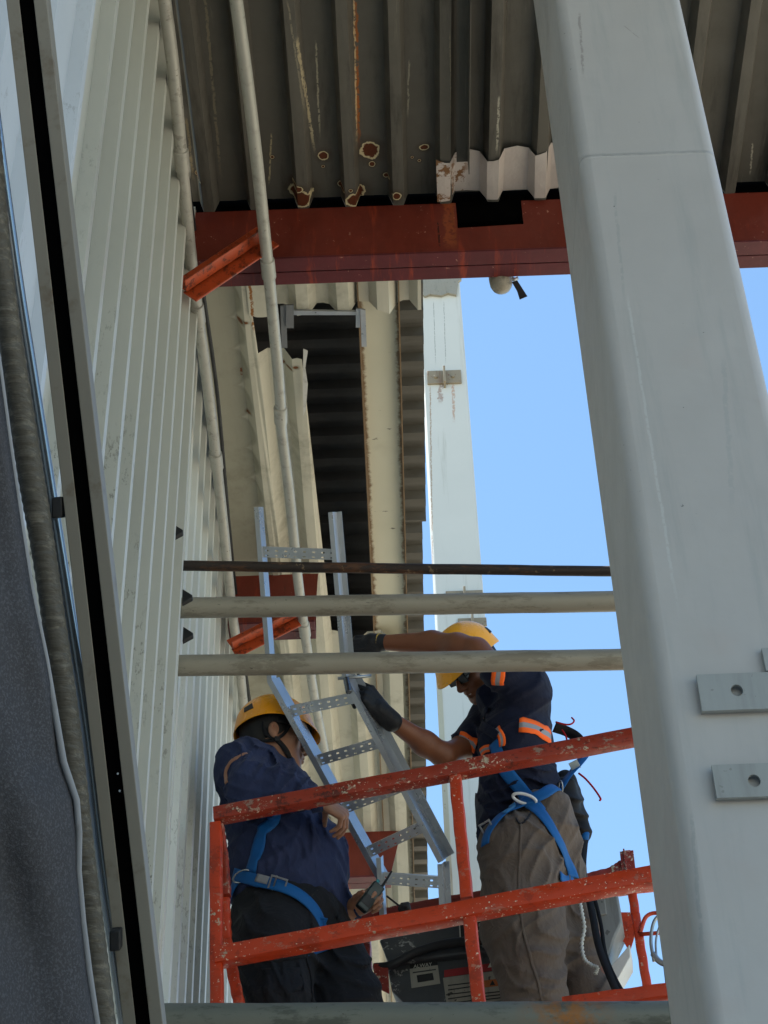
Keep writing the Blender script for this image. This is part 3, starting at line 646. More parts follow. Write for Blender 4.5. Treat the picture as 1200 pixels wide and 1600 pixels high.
# rear frame
sq('rail', [fr(520,1443,D), fr(700,1409,D), fr(900,1378,D), fr(955,1364,D), fr(978,1349,D)], .036, M_raild)
sq('post', [fr(570,1418,D), fr(574,1530,D), fr(580,1700,D)], .036, M_raild)
sq('rail', [fr(940,1396,D), fr(1110,1372,D)], .034, M_rail2)
sq('rail', [fr(925,1449,D), fr(990,1440,D)], .040, M_raild)
sq('post', [fr(979,1332,D), fr(993,1430,D), fr(1014,1560,D)], .034, M_rail2)
m = MB(); a, b = fr(979,1330,D-.03), fr(986,1392,D-.03); m.bar(a, b, .052, .006, up=PN); m.bar(fr(975,1330,D-.02), fr(983,1392,D-.02), .006, .04, up=PN)
m.build('end_plate', M_raild, lift, bevel=.001)
m = MB(); n = 3
m.add([fr(948,1426,D-.03), fr(985,1426,D-.03), fr(992,1462,D-.03), fr(984,1488,D-.03), fr(962,1450,D-.03)], [(0,1,2,3,4)]); m.build('gusset', M_rail2, lift, solid=.006)
m = MB(); m.tube(crom([fr(1000,1458,D-.02), fr(1010,1432,D-.02), fr(1030,1427,D-.02), fr(1052,1440,D-.02), fr(1056,1462,D-.02)]), .008, 8); m.tube([fr(1000,1460,D-.02), fr(1065,1455,D-.02)], .008, 8)
m.build('hose_guard', M_rail2, lift, smooth=True)
# right end and floor (below the frame of the picture)
zf = fr(600, 1750).z - .12
A0, A1 = fr(338, 1497), fr(1120, 1352)
fl = [Vector((A0.x, A0.y, zf-.06)), Vector((A1.x, A1.y, zf+.1))]; fl2 = [p+PN*D for p in fl]
m = MB(); m.add([fl[0], fl[1], fl2[1], fl2[0]] + [p-Vector((0,0,.04)) for p in (fl[0], fl[1], fl2[1], fl2[0])], [(0,1,2,3),(7,6,5,4),(0,4,5,1),(1,5,6,2),(2,6,7,3),(3,7,4,0)])
m.build('floor', M_raild, lift, bevel=.004)
sq('post', [fr(1085,1134), fr(1085,1134)*1 + (fl[1]-fr(1085,1134))*.98], .04, M_rail2)
# knob on stalk next to the radio
m = MB(); kc = fr(634, 1418, .10); m.tube([kc-camdir(.014,.003,0)+camdir(0,0,.01), kc-camdir(.01,.002,0), kc+camdir(.012,.002,0), kc+camdir(.016,.003,0)], [.014,.019,.018,.013], 14); m.tube([fr(604,1400,.08), fr(622,1414,.09), kc], .0035, 8)
m.build('control_knob', M_black, lift, smooth=True)

# control console with its worn stickers
t = NT('scuffed dark console'); c = t.mix(t.noise(5, 5), lin('36393c'), lin('4f5255')); c = t.mix(t.math('MULTIPLY', t.ramp(t.noise(17, 6, .8), .57, .60), t.ramp(t.noise(5, 3), .42, .55)), c, lin('9b9c99'))
t.bump(t.noise(12, 4), .3, .01); M_cons = t.done(c, t.ramp(t.noise(8), .3, .7, .35, .6), 0, .4)
M_cons2 = paint('scuffed grey housing', '7d807f', dirt='2b2b2a', dirt_amt=.5, speck=.6, rough=.5)
cons = MB()
def slab(m, px, off, th, Y0=D-.18):
    a = [fr(u, v, Y0+off) for u, v in px]; b = [p+PN*th for p in a]; n = len(px)
    m.add(a+b, [tuple(range(n)), tuple(range(n, 2*n))[::-1]]+[(i, n+i, n+(i+1) % n, (i+1) % n) for i in range(n)])
slab(cons, [(592,1468),(718,1433),(842,1408),(842,1478),(700,1494),(606,1503)], 0, .20)
slab(cons, [(604,1505),(700,1496),(842,1480),(842,1640),(672,1640),(640,1575),(612,1548)], .035, .18)
cb = cons.build('control_console', M_cons, lift, bevel=.008, seg=3)
m = MB(); m.tube(crom([fr(585,1512,D-.2), fr(612,1508,D-.21), fr(650,1488,D-.21), fr(700,1474,D-.21), fr(770,1468,D-.21), fr(830,1462,D-.21)]), .017, 12); m.build('cable_sleeve', M_black, cb, smooth=True)
m = MB(); slab(m, [(873,1400),(958,1386),(966,1400),(972,1440),(960,1466),(930,1560),(873,1600)], .03, .16); m.build('housing', M_cons2, cb, bevel=.008)
m = MB(); slab(m, [(873,1396),(960,1382),(962,1390),(873,1405)], .0, .2); slab(m, [(900,1410),(945,1403),(948,1428),(902,1436)], .022, .02); m.build('housing_lid', M_cons2, cb, bevel=.003)
m = MB(); slab(m, [(938,1530),(984,1475),(985,1495),(955,1548)], .0, .12); m.build('white_guard', paint('white guard', 'c9cac6', dirt_amt=.3), cb, bevel=.003)
m = MB(); slab(m, [(583,1505),(606,1507),(608,1552),(594,1545),(584,1520)], -.04, .01); m.build('bracket', M_raild, cb, bevel=.002)
M_st = paint('worn label paper', '9a968a', dirt='2c2a26', dirt_amt=.7, speck=.9, rough=.6, scale=12)
M_stw = paint('label white', 'c4c1b6', dirt='3a3833', dirt_amt=.3, rough=.6); M_str = paint('label red', '9b1c22', dirt_amt=.3); M_sto = paint('label orange', 'b5622a', dirt_amt=.3); M_stk = paint('label black', '131416', dirt_amt=.05)
def quad(m, px, off, mi=0): m.add([fr(u, v, D-.18+off) for u, v in px], [tuple(range(len(px)))], mi)
def label(px, off, mat, nm='sticker'): m = MB(); quad(m, px, off); return m.build(nm, mat, cb, solid=.0006)
def words(s_, u0, v0, u1, v1, hpx, off, mat, nm='sticker_lettering'):
    a = fr(u0, v0, D-.18+off); b = fr(u1, v1, D-.18+off); tx = (b-a); L = tx.length; tx.normalize(); up = fr(u0, v0-hpx, D-.18+off)-a; h = up.length; up.normalize()
    cu = bpy.data.curves.new('lettering', 'FONT'); cu.body = s_; cu.size = 1; to = bpy.data.objects.new('lettering', cu); COL.objects.link(to)
    dg = bpy.context.evaluated_depsgraph_get(); me = bpy.data.meshes.new_from_object(to.evaluated_get(dg)); COL.objects.unlink(to); bpy.data.objects.remove(to)
    if not me.vertices: return
    xs = [v.co.x for v in me.vertices]; ys = [v.co.y for v in me.vertices]; wx = max(xs)-min(xs); hy = max(ys)-min(ys)
    for v in me.vertices:
        v.co = a + tx*((v.co.x-min(xs))/wx*L) + up*((v.co.y-min(ys))/max(hy, 1e-6)*h)
    me.materials.clear(); me.materials.append(mat); o = bpy.data.objects.new(nm, me); COL.objects.link(o); put(o, cb)
# black sign with a white border
label([(717,1443),(764,1434),(766,1470),(719,1479)], -.003, M_stw); label([(719,1445.5),(762,1437),(764,1468),(721,1476.5)], -.005, M_stk)
words('ER', 748, 1448, 758, 1446, 5, -.007, M_stw); words('AS U', 744, 1457.5, 760, 1455, 5, -.007, M_stw); words('R, PR', 742, 1467, 760, 1464, 5, -.007, M_stw)
# "ALWAYS" plate
o3_ = .032
label([(640,1514),(684,1508),(688,1537),(643,1544)], o3_, M_st); label([(640,1507),(683,1501),(684,1507.5),(641,1513.5)], o3_, M_stk)
words('ALWAY', 646, 1513, 675, 1509, 5.5, o3_-.003, M_stw); label([(651,1524),(676,1520),(678,1531),(653,1535)], o3_-.002, M_stk)
label([(645,1519),(681,1514),(681,1515.6),(645,1520.6)], o3_-.002, M_stk, 'sticker_line')
# worn warning label
label([(692,1528),(842,1508),(842,1572),(700,1585)], o3_, M_st)
label([(694,1516),(842,1494),(842,1507),(694,1527)], o3_, M_str)
words('\u25b2', 762, 1512, 772, 1510.5, 9, o3_-.002, M_stw); words('DANGER', 774, 1510, 812, 1504, 8, o3_-.002, M_stw)
label([(756,1532),(842,1521),(842,1533),(757,1543)], o3_-.001, M_sto); words('\u25b2', 765, 1540, 774, 1539, 8, o3_-.003, M_stk); words('WARNING', 777, 1539, 820, 1533, 7.5, o3_-.003, M_stk)
for k in range(7):
    v = 1549+k*5; label([(758,v+2),(836-11*(k%3),v-6.5+(k%3)),(836-11*(k%3),v-4.8+(k%3)),(758,v+3.7)], o3_-.0015, M_stk, 'sticker_line')
for k in range(6):
    v = 1537+k*7; label([(700,v+2),(746-8*(k%2),v-3.5),(746-8*(k%2),v-1.8),(700,v+3.7)], o3_-.0015, M_stk, 'sticker_line')
m = MB(); quad(m, [(735,1520),(736,1584),(737.2,1584),(736.2,1520)], o3_-.003); m.build('sticker_line', M_stk, cb, solid=.0004)

# ================================================================== CABLE TRAY (ladder type)
t = NT('tray metal'); c = t.mix(t.noise(9, 4), lin('a0a4a8'), lin('b9bdc2')); M_tray = t.done(c, t.ramp(t.noise(7), .3, .7, .26, .36), .7, .5)
def cam2(v): return camdir(*v)
def tray(name, label, tl, bl, tr, br, d0, d1, wz, web, rungs, fl=.02, right_fl=True, n=None, skew=0):
    """rails from tl->bl and tr->br (photo pixels of the near flange), depth d0->d1 of the left rail; right rail is wz nearer"""
    a0, a1 = atD(*tl, d0), atD(*bl, d1); b0, b1 = atD(*tr, d0-wz), atD(*br, d1-wz)
    e = empty(name, (a0+a1)/2, label, 'cable tray', 'cable tray sections being joined')
    wv_ = ((b0+b1)-(a0+a1)).normalized(); av = (a1-a0).normalized(); nv = av.cross(wv_).normalized()
    if nv.dot(camdir(0,0,-1)) < 0: nv = -nv
    if n is not None: nv = camdir(*n).normalized()
    for (p, q, rf) in ((a0, a1, False), (b0, b1, right_fl)):
        t_ = (q-p).normalized(); s_ = (wv_ - t_*wv_.dot(t_)).normalized(); k = .0018
        prof = [(-fl,0),(k,0),(k,web),(k+(fl*1.2 if rf else 0)+.0001,web),(k+(fl*1.2 if rf else 0)+.0001,web+k),(0,web+k),(0,k),(-fl,k)]
        m = MB(); m.prism(prof, p, q, s_, nv); m.build('side_rail', M_tray, e)
    for f_ in rungs:
        p = a0.lerp(a1, f_) + nv*web*.25; q = b0.lerp(b1, f_-skew) + nv*web*.25; L = (q-p).length; x = (q-p).normalized(); y = av - x*av.dot(x); y.normalize()
        m = MB(); h = .021; ns = 8; z = nv
        # top face (sky side) strip and a perforated face: solid bars around real slots
        def bx(x0, x1, y0, y1, z0, z1): m.obox(p + x*(x0+x1)/2 + y*(y0+y1)/2 + z*(z0+z1)/2, x*(x1-x0)/2, y*(y1-y0)/2, z*(z1-z0)/2)
        bx(0, L, -h, -h+.0015, 0, .02)
        bx(0, L, h-.0015, h, 0, .02)
        for yy in ((-h, -h*.42), (-h*.12, h*.52), (h*.74, h)): bx(0, L, yy[0], yy[1], -.0008, .0008)
        st = L/ns
        for k in range(ns+1):
            xc = k*st; bx(max(0, xc-st*.33), min(L, xc+st*.33), -h, h, -.0006, .0010)
        m.build('rung', M_tray, e)
    return e
tray('cable_tray', 'slanting metal ladder tray section held between the two workers', (424,1062), (596,1372), (543,1062), (692,1345), 7.12, 7.02, .075, .085,
     [.165, .415, .655, .875], skew=.065)
tray('cable_tray', 'upright metal ladder tray section above, crossed by the grey pipes', (403,792), (424,1066), (519,800), (541,1060), 7.25, 7.14, .04, .075, [.26], fl=.016, n=(.18,.0,-.98))
tray('cable_tray', 'short lowest metal ladder tray section showing one level rung above the mid rail', (594,1340), (600,1440), (690,1350), (694,1440), 7.02, 6.95, .04, .05, [.34], fl=.016, n=(.18,.0,-.98))

# ================================================================== SCULPTING (distance fields -> meshes)
class Field:
    def __init__(s): s.p = []; s.disp = None
    def cap(s, a, b, ra, rb, k=.03, flat=None, sub=False): s.p.append(('c', np.array(a, float), np.array(b, float), ra, rb, k, flat, sub)); return s
    def ell(s, c, r, R=None, k=.03, sub=False):
        R = np.eye(3) if R is None else np.array([list(v) for v in R], float); s.p.append(('e', np.array(c, float), np.array(r, float), R, max(r), k, None, sub)); return s
    def bounds(s):
        lo = np.full(3, 1e9); hi = -lo
        for p in s.p:
            if p[7]: continue
            pts = [p[1], p[2]] if p[0] == 'c' else [p[1]]; r = max(p[3], p[4]) if p[0] == 'c' else p[4]
            for q in pts: lo = np.minimum(lo, q-r); hi = np.maximum(hi, q+r)
        return lo-.02, hi+.02
    @staticmethod
    def prim(p, P):
        if p[0] == 'c':
            a, b = p[1], p[2]; ba = b-a; L = max(ba@ba, 1e-12); pa = P-a; t_ = np.clip((pa@ba)/L, 0, 1); q = pa-t_[..., None]*ba
            if p[6] is not None:
                n = np.array(p[6][0], float); n /= np.linalg.norm(n); q = q + n*((q@n)*(1/p[6][1]-1))[..., None]
            return np.sqrt((q*q).sum(-1)) - (p[3]+(p[4]-p[3])*t_)
        q = (P-p[1]) @ p[3].T; r = p[2]; k0 = np.sqrt(((q/r)**2).sum(-1)); k1 = np.sqrt(((q/(r*r))**2).sum(-1))+1e-9
        return k0*(k0-1)/k1
    def ev(s, P, grid=None):
        d = np.full(P.shape[:-1], 1.0)
        for p in s.p:
            k = p[5]
            if grid is not None:
                lo0, h = grid; r = (max(p[3], p[4]) if p[0] == 'c' else p[4]) + 3*k + .03
                pts = np.array([p[1], p[2]]) if p[0] == 'c' else np.array([p[1]])
                i0 = np.maximum(((pts.min(0)-r-lo0)/h).astype(int), 0); i1 = np.minimum(((pts.max(0)+r-lo0)/h).astype(int)+2, P.shape[:3])
                if (i1 <= i0).any(): continue
                sl_ = tuple(slice(a_, b_) for a_, b_ in zip(i0, i1)); Q = P[sl_]; D_ = d[sl_]
            else: Q = P; D_ = d
            e = s.prim(p, Q)
            if p[7]:
                hh = np.clip(.5-.5*(D_+e)/k, 0, 1); n_ = D_*(1-hh) - e*hh + k*hh*(1-hh)
            else:
                hh = np.clip(.5+.5*(e-D_)/k, 0, 1); n_ = e*(1-0) if False else (e*(1-hh)+D_*hh) - k*hh*(1-hh)
                hh2 = np.clip(.5+.5*(D_-e)/k, 0, 1); n_ = D_*(1-hh2)+e*hh2 - k*hh2*(1-hh2)
            if grid is not None: d[sl_] = n_
            else: d = n_
        if s.disp is not None: d = d + s.disp(P)
        return d
    def mesh(s, h, lo=None, hi=None):
        a, b = s.bounds(); lo = a if lo is None else np.maximum(a, lo); hi = b if hi is None else np.minimum(b, hi)
        n = np.ceil((hi-lo)/h).astype(int)+1
        ax = [lo[i]+h*np.arange(n[i]) for i in range(3)]
        P = np.stack(np.meshgrid(*ax, indexing='ij'), -1); d = s.ev(P, (lo, h)); del P
        S = d < 0; nx, ny, nz = n
        # surface nets
        cs = [S[i:nx-1+i, j:ny-1+j, k:nz-1+k] for i in (0,1) for j in (0,1) for k in (0,1)]
        tot = sum(c_.astype(np.int8) for c_ in cs); act = (tot > 0) & (tot < 8); idx = -np.ones(act.shape, int); C = np.argwhere(act); idx[act] = np.arange(len(C))
        acc = np.zeros((len(C), 3)); cnt = np.zeros(len(C))
        corners = [(i,j,k) for i in (0,1) for j in (0,1) for k in (0,1)]
        for ai, ca in enumerate(corners):
            for axis in range(3):
                if ca[axis]: continue
                cb_ = list(ca); cb_[axis] = 1
                da = d[C[:,0]+ca[0], C[:,1]+ca[1], C[:,2]+ca[2]]; db = d[C[:,0]+cb_[0], C[:,1]+cb_[1], C[:,2]+cb_[2]]
                m_ = (da < 0) != (db < 0); t_ = np.where(m_, da/np.where(m_, da-db, 1), 0)
                q = np.array(ca, float)[None] + np.zeros((len(C), 3)); q[:, axis] += t_
                acc += q*m_[:, None]; cnt += m_
        V = lo + (C + acc/np.maximum(cnt, 1)[:, None])*h
        faces = []
        for axis in range(3):
            u_, v_ = (axis+1) % 3, (axis+2) % 3
            sl0 = [slice(None)]*3; sl1 = [slice(None)]*3; sl0[axis] = slice(0, -1); sl1[axis] = slice(1, None)
            A = S[tuple(sl0)]; B = S[tuple(sl1)]; E = np.argwhere(A != B); E = E[(E[:, u_] > 0) & (E[:, v_] > 0) & (E[:, u_] < n[u_]-1) & (E[:, v_] < n[v_]-1)]
            if not len(E): continue
            q = []
            for du, dv in ((0,0),(1,0),(1,1),(0,1)):
                c_ = E.copy(); c_[:, u_] -= du; c_[:, v_] -= dv; q.append(idx[c_[:,0], c_[:,1], c_[:,2]])
            q = np.stack(q, 1); flip = A[E[:,0], E[:,1], E[:,2]]; q[~flip] = q[~flip][:, ::-1]
            faces.append(q)
        Fc = np.concatenate(faces); Fc = Fc[(Fc >= 0).all(1)]
        return V, Fc
    def grad(s, p, e=.003):
        P = np.array([p]*6, float)
        for i in range(3): P[2*i, i] += e; P[2*i+1, i] -= e
        d = s.ev(P); g = Vector((d[0]-d[1], d[2]-d[3], d[4]-d[5])); return g.normalized() if g.length > 1e-9 else Vector((0,-1,0))
    def hit(s, u, v, near=4.5, far=8.5):
        r = ray(u, v); t_ = near
        for _ in range(120):
            p = CAM+r*t_; d = float(s.ev(np.array([p[:]]))[0])
            if d < .0008: return p
            t_ += max(d*.7, .002)
            if t_ > far: return None
        return None
    def snap(s, p, off):
        for _ in range(6):
            d = float(s.ev(np.array([p[:]]))[0]); g = s.grad(p); p = p - g*(d-off)*.8
        return p
def fmesh(name, parts, mat, parent, smooth=True):
    vs = []; fs = []; b = 0
    for V, Fc in parts: vs.append(V); fs.append(Fc+b); b += len(V)
    V = np.concatenate(vs); Fc = np.concatenate(fs)
    me = bpy.data.meshes.new(name); me.vertices.add(len(V)); me.vertices.foreach_set('co', V.ravel()); me.loops.add(Fc.size); me.loops.foreach_set('vertex_index', Fc.ravel().astype(np.int32))
    me.polygons.add(len(Fc)); me.polygons.foreach_set('loop_start', np.arange(0, Fc.size, 4, dtype=np.int32)); me.polygons.foreach_set('loop_total', np.full(len(Fc), 4, dtype=np.int32))
    me.update(calc_edges=True); me.validate(); me.polygons.foreach_set('use_smooth', [True]*len(me.polygons)); me.materials.append(mat)
    o = bpy.data.objects.new(name, me); COL.objects.link(o); put(o, parent)
    return o
def folds(list_, base=.0018):
    """cloth folds: list of (centre, radius, direction k (waves per metre), amplitude)"""
    def f(P):
        x, y, z = P[..., 0], P[..., 1], P[..., 2]
        w1 = np.sin(9*x+7*z+3)+np.sin(11*y-8*z+1)+.6*np.sin(17*x-13*z+5)
        w2 = np.sin(21*x-9*z+2*w1)
        d = -base*1.6*(1-np.abs(np.sin(14*z+1.2*w1+8*x+.8*w2)))**2.2 - base*.9*(1-np.abs(np.sin(19*x+13*y-9*z+1.5*w1)))**2
        for c_, r, kv, am in list_:
            c_ = np.array(c_); g = np.exp(-((P-c_)**2).sum(-1)/(r*r)); ph = P@np.array(kv)+1.6*w1+1.0*w2
            d = d - 1.9*am*g*(2.2*(1-np.abs(np.sin(ph*.5)))**1.8-.5)
        return d
    return f
def ribbon(name, fld, px, w, mats, parent, off=.004, thick=.003, step=.018, stripes=1, near=4.5, up=None):
    P = []
    for u, v in px: 
        h = fld.hit(u, v, near); 
        if h is not None: P.append(h)
    if len(P) < 2: return None
    C_ = crom(P, 6); L = [C_[0]]
    for q in C_[1:]:
        if (q-L[-1]).length > step*.5: L.append(q)
    L = [fld.snap(q, off) for q in L]
    for _ in range(3): L = [L[0]]+[(L[i-1]+L[i]*2+L[i+1])/4 for i in range(1, len(L)-1)]+[L[-1]]
    cols = 2*stripes if stripes > 1 else 4; m = MB(); vs = []; rows = []
    for i, q in enumerate(L):
        t_ = (L[min(i+1, len(L)-1)]-L[max(i-1, 0)]).normalized(); g = fld.grad(q, .012); s_ = t_.cross(g).normalized()
        row = [fld.snap(q+s_*w*(k/cols-.5), off) for k in range(cols+1)]; row = [row[0].lerp(row[-1], k/cols).lerp(row[k], .35) + g*(.0 if k in (0, cols) else .001) for k in range(cols+1)]; rows.append(row)
    m.v = [tuple(q) for r_ in rows for q in r_]; n_ = cols+1
    for k in range(cols):
        mi = 1 if stripes == 3 and k in (2, 3) else 0
        for i in range(len(rows)-1): m.f.append((i*n_+k, i*n_+k+1, (i+1)*n_+k+1, (i+1)*n_+k)); m.m.append(mi)
    o = m.build(name, mats, parent, smooth=True, solid=thick); return o
def freeribbon(name, pts, w, mat, parent, side, thick=.002):
    P = crom(pts, 8); m = MB(); vs = []
    for i, q in enumerate(P):
        t_ = (P[min(i+1, len(P)-1)]-P[max(i-1, 0)]).normalized(); sd2 = side[0].lerp(side[1], i/(len(P)-1)) if isinstance(side, tuple) else side
        s_ = (sd2-t_*sd2.dot(t_)).normalized(); vs += [q-s_*w/2, q+s_*w/2]
    m.add(vs, [(2*i, 2*i+1, 2*i+3, 2*i+2) for i in range(len(P)-1)]); return m.build(name, mat, parent, smooth=True, solid=thick)
def framefn(O, f, u):
    f = Vector(f).normalized(); u = Vector(u); u = (u-f*u.dot(f)).normalized(); r = f.cross(u)
    return (lambda a, b, c_: O + r*a + f*b + u*c_), (r, f, u)      # lateral(right), forward, up
def head_field(O, f, u, sc=1.0, smile=0):
    T, (r, f, u) = framefn(O, f, u); R = (r, f, u); F_ = Field(); s = sc
    def e(a, b, c_, ra, rb, rc, k=.02, sub=False): F_.ell(T(a*s, b*s, c_*s), (ra*s, rb*s, rc*s), R, k, sub)
    def c(a, b, ra, rb, k=.012, sub=False): F_.cap(T(*[x*s for x in a]), T(*[x*s for x in b]), ra*s, rb*s, k, None, sub)
    e(0, -.012, .035, .077, .095, .092); e(0, .035, -.035, .060, .062, .080, .03); e(0, .068, -.088, .030, .028, .024, .03)
    for q in (-1, 1):
        c((.052*q, .012, -.055), (.018*q, .070, -.096), .024, .018, .03)
        e(.047*q, .062, -.018, .022, .024, .022, .02)
        c((.012*q, .094, .030), (.046*q, .076, .034), .011, .010, .015)
        e(.033*q, .098, .010, .018, .014, .012, .012, True)
        e(.013*q, .104, -.030, .010, .010, .008, .008)
    c((0, .094, .022), (0, .118, -.022), .008, .013, .010); e(0, .117, -.025, .012, .010, .010, .008)
    e(0, .092, -.050, .026, .014, .012, .012)
    c((-.020, .096, -.056), (0, .104, -.053), .004, .0062, .005); c((0, .104, -.053), (.020, .096, -.056), .0062, .004, .005)
    c((-.018, .094, -.066), (0, .101, -.067), .005, .0075, .005); c((0, .101, -.067), (.018, .094, -.066), .0075, .005, .005)
    c((-.024, .104, -.0605), (.024, .104, -.0605), .0022, .0022, .003, True)
    for q in (-1, 1):
        e(.079*q, -.008, -.004, .011, .018, .029, .006); e(.090*q, -.002, .002, .008, .009, .017, .004, True); e(.078*q, -.004, -.030, .008, .010, .010, .006)
    return F_, T, R
def eyes(T, parent, sc=1):
    for q in (-1, 1):
        F_ = Field().ell(T(.032*q*sc, .082*sc, .010*sc), (.0125*sc,)*3); fmesh('eye', [F_.mesh(.002)], M_eye, parent)
M_eye = paint('eye white', 'cfc8c0', dirt_amt=.1, rough=.15)
def hand_field(O, d, b, side, curls, sc=1.0, infl=0.0, thumb=(.55, .65, -.35), tc=(.25, .3), spread=.05):
    """O wrist, d towards the fingers, b back-of-hand direction, side = +1/-1 for the thumb side of d x b"""
    d = Vector(d).normalized(); b = Vector(b); b = (b-d*b.dot(d)).normalized(); s_ = d.cross(b)*side; F_ = Field(); g = infl
    def T(x, y, z): return O + (d*x + s_*y + b*z)*sc
    R = (d, s_, b)
    F_.ell(T(.052, 0, 0), (.052*sc+g, .040*sc+g, .017*sc+g), R, .012)
    F_.cap(T(-.03, 0, 0), T(.02, 0, 0), .026*sc+g, .027*sc+g, .02, (b, .72))
    F_.ell(T(.035, .026, -.010), (.034*sc+g, .017*sc+g, .017*sc+g), R, .012)
    by = (.030, .0105, -.010, -.029); bx = (.092, .097, .092, .083); Ls = ((.042,.026,.021), (.047,.030,.023), (.043,.027,.022), (.034,.021,.019))
    for i in range(4):
        p = T(bx[i], by[i], .002); F_.cap(T(.03, by[i]*.7, .003), p, .011*sc+g, .0112*sc+g, .010)
        an = 0; cu = curls[i] if isinstance(curls[0], (tuple, list)) else curls; sp_ = spread*(1.5-i)
        for j in range(3):
            an += math.radians(cu[j]); dd = (d*math.cos(an)-b*math.sin(an)+s_*sp_*math.cos(an)).normalized()
            r0 = (.0098, .0088, .0080)[j]*sc+g; r1 = (.0090, .0080, .0068)[j]*sc+g; q = p+dd*Ls[i][j]*sc; F_.cap(p, q, r0, r1, .004); p = q
    p = T(.022, .030, -.008); dd = (d*thumb[0]+s_*thumb[1]+b*thumb[2]).normalized()
    q = p+dd*.042*sc; F_.cap(p, q, .0145*sc+g, .0115*sc+g, .012); ax = s_.cross(dd).normalized() if False else (d*.8 - b*.6).normalized()
    dd2 = (dd*math.cos(tc[0])+ax*math.sin(tc[0])).normalized(); q2 = q+dd2*.032*sc; F_.cap(q, q2, .0112*sc+g, .0098*sc+g, .005)
    dd3 = (dd2*math.cos(tc[1])+ax*math.sin(tc[1])).normalized(); F_.cap(q2, q2+dd3*.024*sc, .0098*sc+g, .0075*sc+g, .005)
    return F_
def helmet(name, O, f, u, mat, parent, vis=.035, sc=1.0, badge=True):
    """open mountaineering-style shell: dome, short peak, dark lining"""
    T, R = framefn(O, f, u); m = MB(); NU, NV = 56, 18; vs = []
    def P(a, ph, g=0):
        ca, sa = math.cos(a), math.sin(a); fr_ = max(0, ca)
        rx, ry, rz = .112+g, .138+g, .128+g
        rr = 1+.05*math.cos(ph)*0; sp_ = .988+.012*math.cos(6*a)*math.sin(ph*2)*1.0
        x = sa*rx*math.cos(ph)**.86*sp_; y = ca*ry*math.cos(ph)**.86*sp_; z = rz*math.sin(ph)
        return [x, y, z]
    for j in range(NV):
        ph = math.pi/2*(j/(NV-1))**.9
        for i in range(NU):
            a = 2*math.pi*i/NU; x, y, z = P(a, ph)
            if j == 0: 
                c_ = max(0, math.cos(a))**3; bk = max(0, -math.cos(a))**2; y += vis*c_; z += -.012*c_ - .028*bk - .006; x *= 1.03; y *= 1.02
            if j == 1: c_ = max(0, math.cos(a))**3; bk = max(0, -math.cos(a))**2; y += vis*.35*c_; z += -.004*c_-.022*bk-.002
            if j == 2: bk = max(0, -math.cos(a))**2; z -= .012*bk
            vs.append(T(x*sc, y*sc, z*sc))
    fs = [(j*NU+i, j*NU+(i+1) % NU, (j+1)*NU+(i+1) % NU, (j+1)*NU+i) for j in range(NV-1) for i in range(NU)]
    m.add(vs, fs); o = m.build(name, mat, parent, smooth=True, solid=.0035)
    md = o.modifiers.new('sub', 'SUBSURF'); md.levels = 1; md.render_levels = 1
    m = MB(); vs = []
    for j in range(8):
        ph = math.pi/2*(j/7)
        for i in range(32):
            a = 2*math.pi*i/32; x, y, z = P(a, ph, -.008); vs.append(T(x*sc, y*sc, (z-.004)*sc))
    m.add(vs, [(j*32+i, j*32+(i+1) % 32, (j+1)*32+(i+1) % 32, (j+1)*32+i) for j in range(7) for i in range(32)])
    m.build('lining', M_black, o, smooth=True)
    m = MB()
    for k in range(40):
        a = 2*math.pi*k/40; a2 = 2*math.pi*(k+1)/40
        m.add([T(math.sin(t_)*.086*sc, math.cos(t_)*.110*sc-.0, z_*sc) for t_, z_ in ((a,-.02),(a2,-.02),(a2,.02),(a,.02))], [(0,1,2,3)])
    m.build('headband', M_black, o, solid=.004)
    if badge:
        for q in (-1, 1):
            m = MB(); pts = [(2.55,.16),(2.25,.20),(2.35,.42),(2.62,.34)]; mid = [T(*[t_*sc for t_ in (lambda v: (v[0]*q, v[1], v[2]))(P(a, ph, .002))]) for a, ph in pts]
            m.add(mid, [(0,1,2,3)]); m.build('vent', M_black, o, solid=.003)
    return o
# ================================================================== THE WORKERS
def skin(name, base, sheen_=.3):
    t = NT(name); b = lin(base); c = t.mix(t.noise(16, 4), tuple(x*.82 for x in b[:3])+(1,), tuple(min(1, x*1.15) for x in b[:3])+(1,))
    c = t.mix(t.math('MULTIPLY', t.ramp(t.noise(45, 3), .55, .7), .25), c, tuple(x*.6 for x in b[:3])+(1,))
    t.b.inputs['Subsurface Weight'].default_value = .08; t.b.inputs['Subsurface Scale'].default_value = .01; t.b.inputs['Subsurface Radius'].default_value = (1, .35, .2)
    t.bump(t.noise(220, 3), .2, .0012); t.bump(t.noise(40, 3), .12, .003)
    return t.done(c, .5, 0, .45)
M_skA = skin('tan skin', '9c7159'); M_skB = skin('brown skin', '7a4a30')
M_shA = cloth('navy blue shirt cloth', '2b3454', .25, wr=.5, spots=.12, fold=(30, 16, 12)); M_trA = cloth('black work trousers', '181a20', .2, wr=.5, spots=.1)
M_shB = cloth('dark navy polo cloth', '12182e', .2, wr=.45, fold=(16, 12, 24)); M_trB = cloth('grey brown trousers', '5e534b', .16, wr=.55, spots=.0, fold=(22, 16, 14))
M_hel = paint('yellow helmet shell', 'f09c04', var=.04, dirt='8d5a10', dirt_amt=.15, rough=.28, bumps=.05)
M_helB = paint('orange yellow helmet shell', 'f6ab22', var=.05, dirt='8d5a10', dirt_amt=.3, rough=.28, bumps=.05)
M_web = cloth('blue webbing', '0e5899', .12, weave=500, wr=.1, rough=.6, fold=(4, 4, 4)); M_blk = cloth('black webbing', '16161a', .2, weave=500, wr=.15, rough=.7, fold=(4, 4, 4))
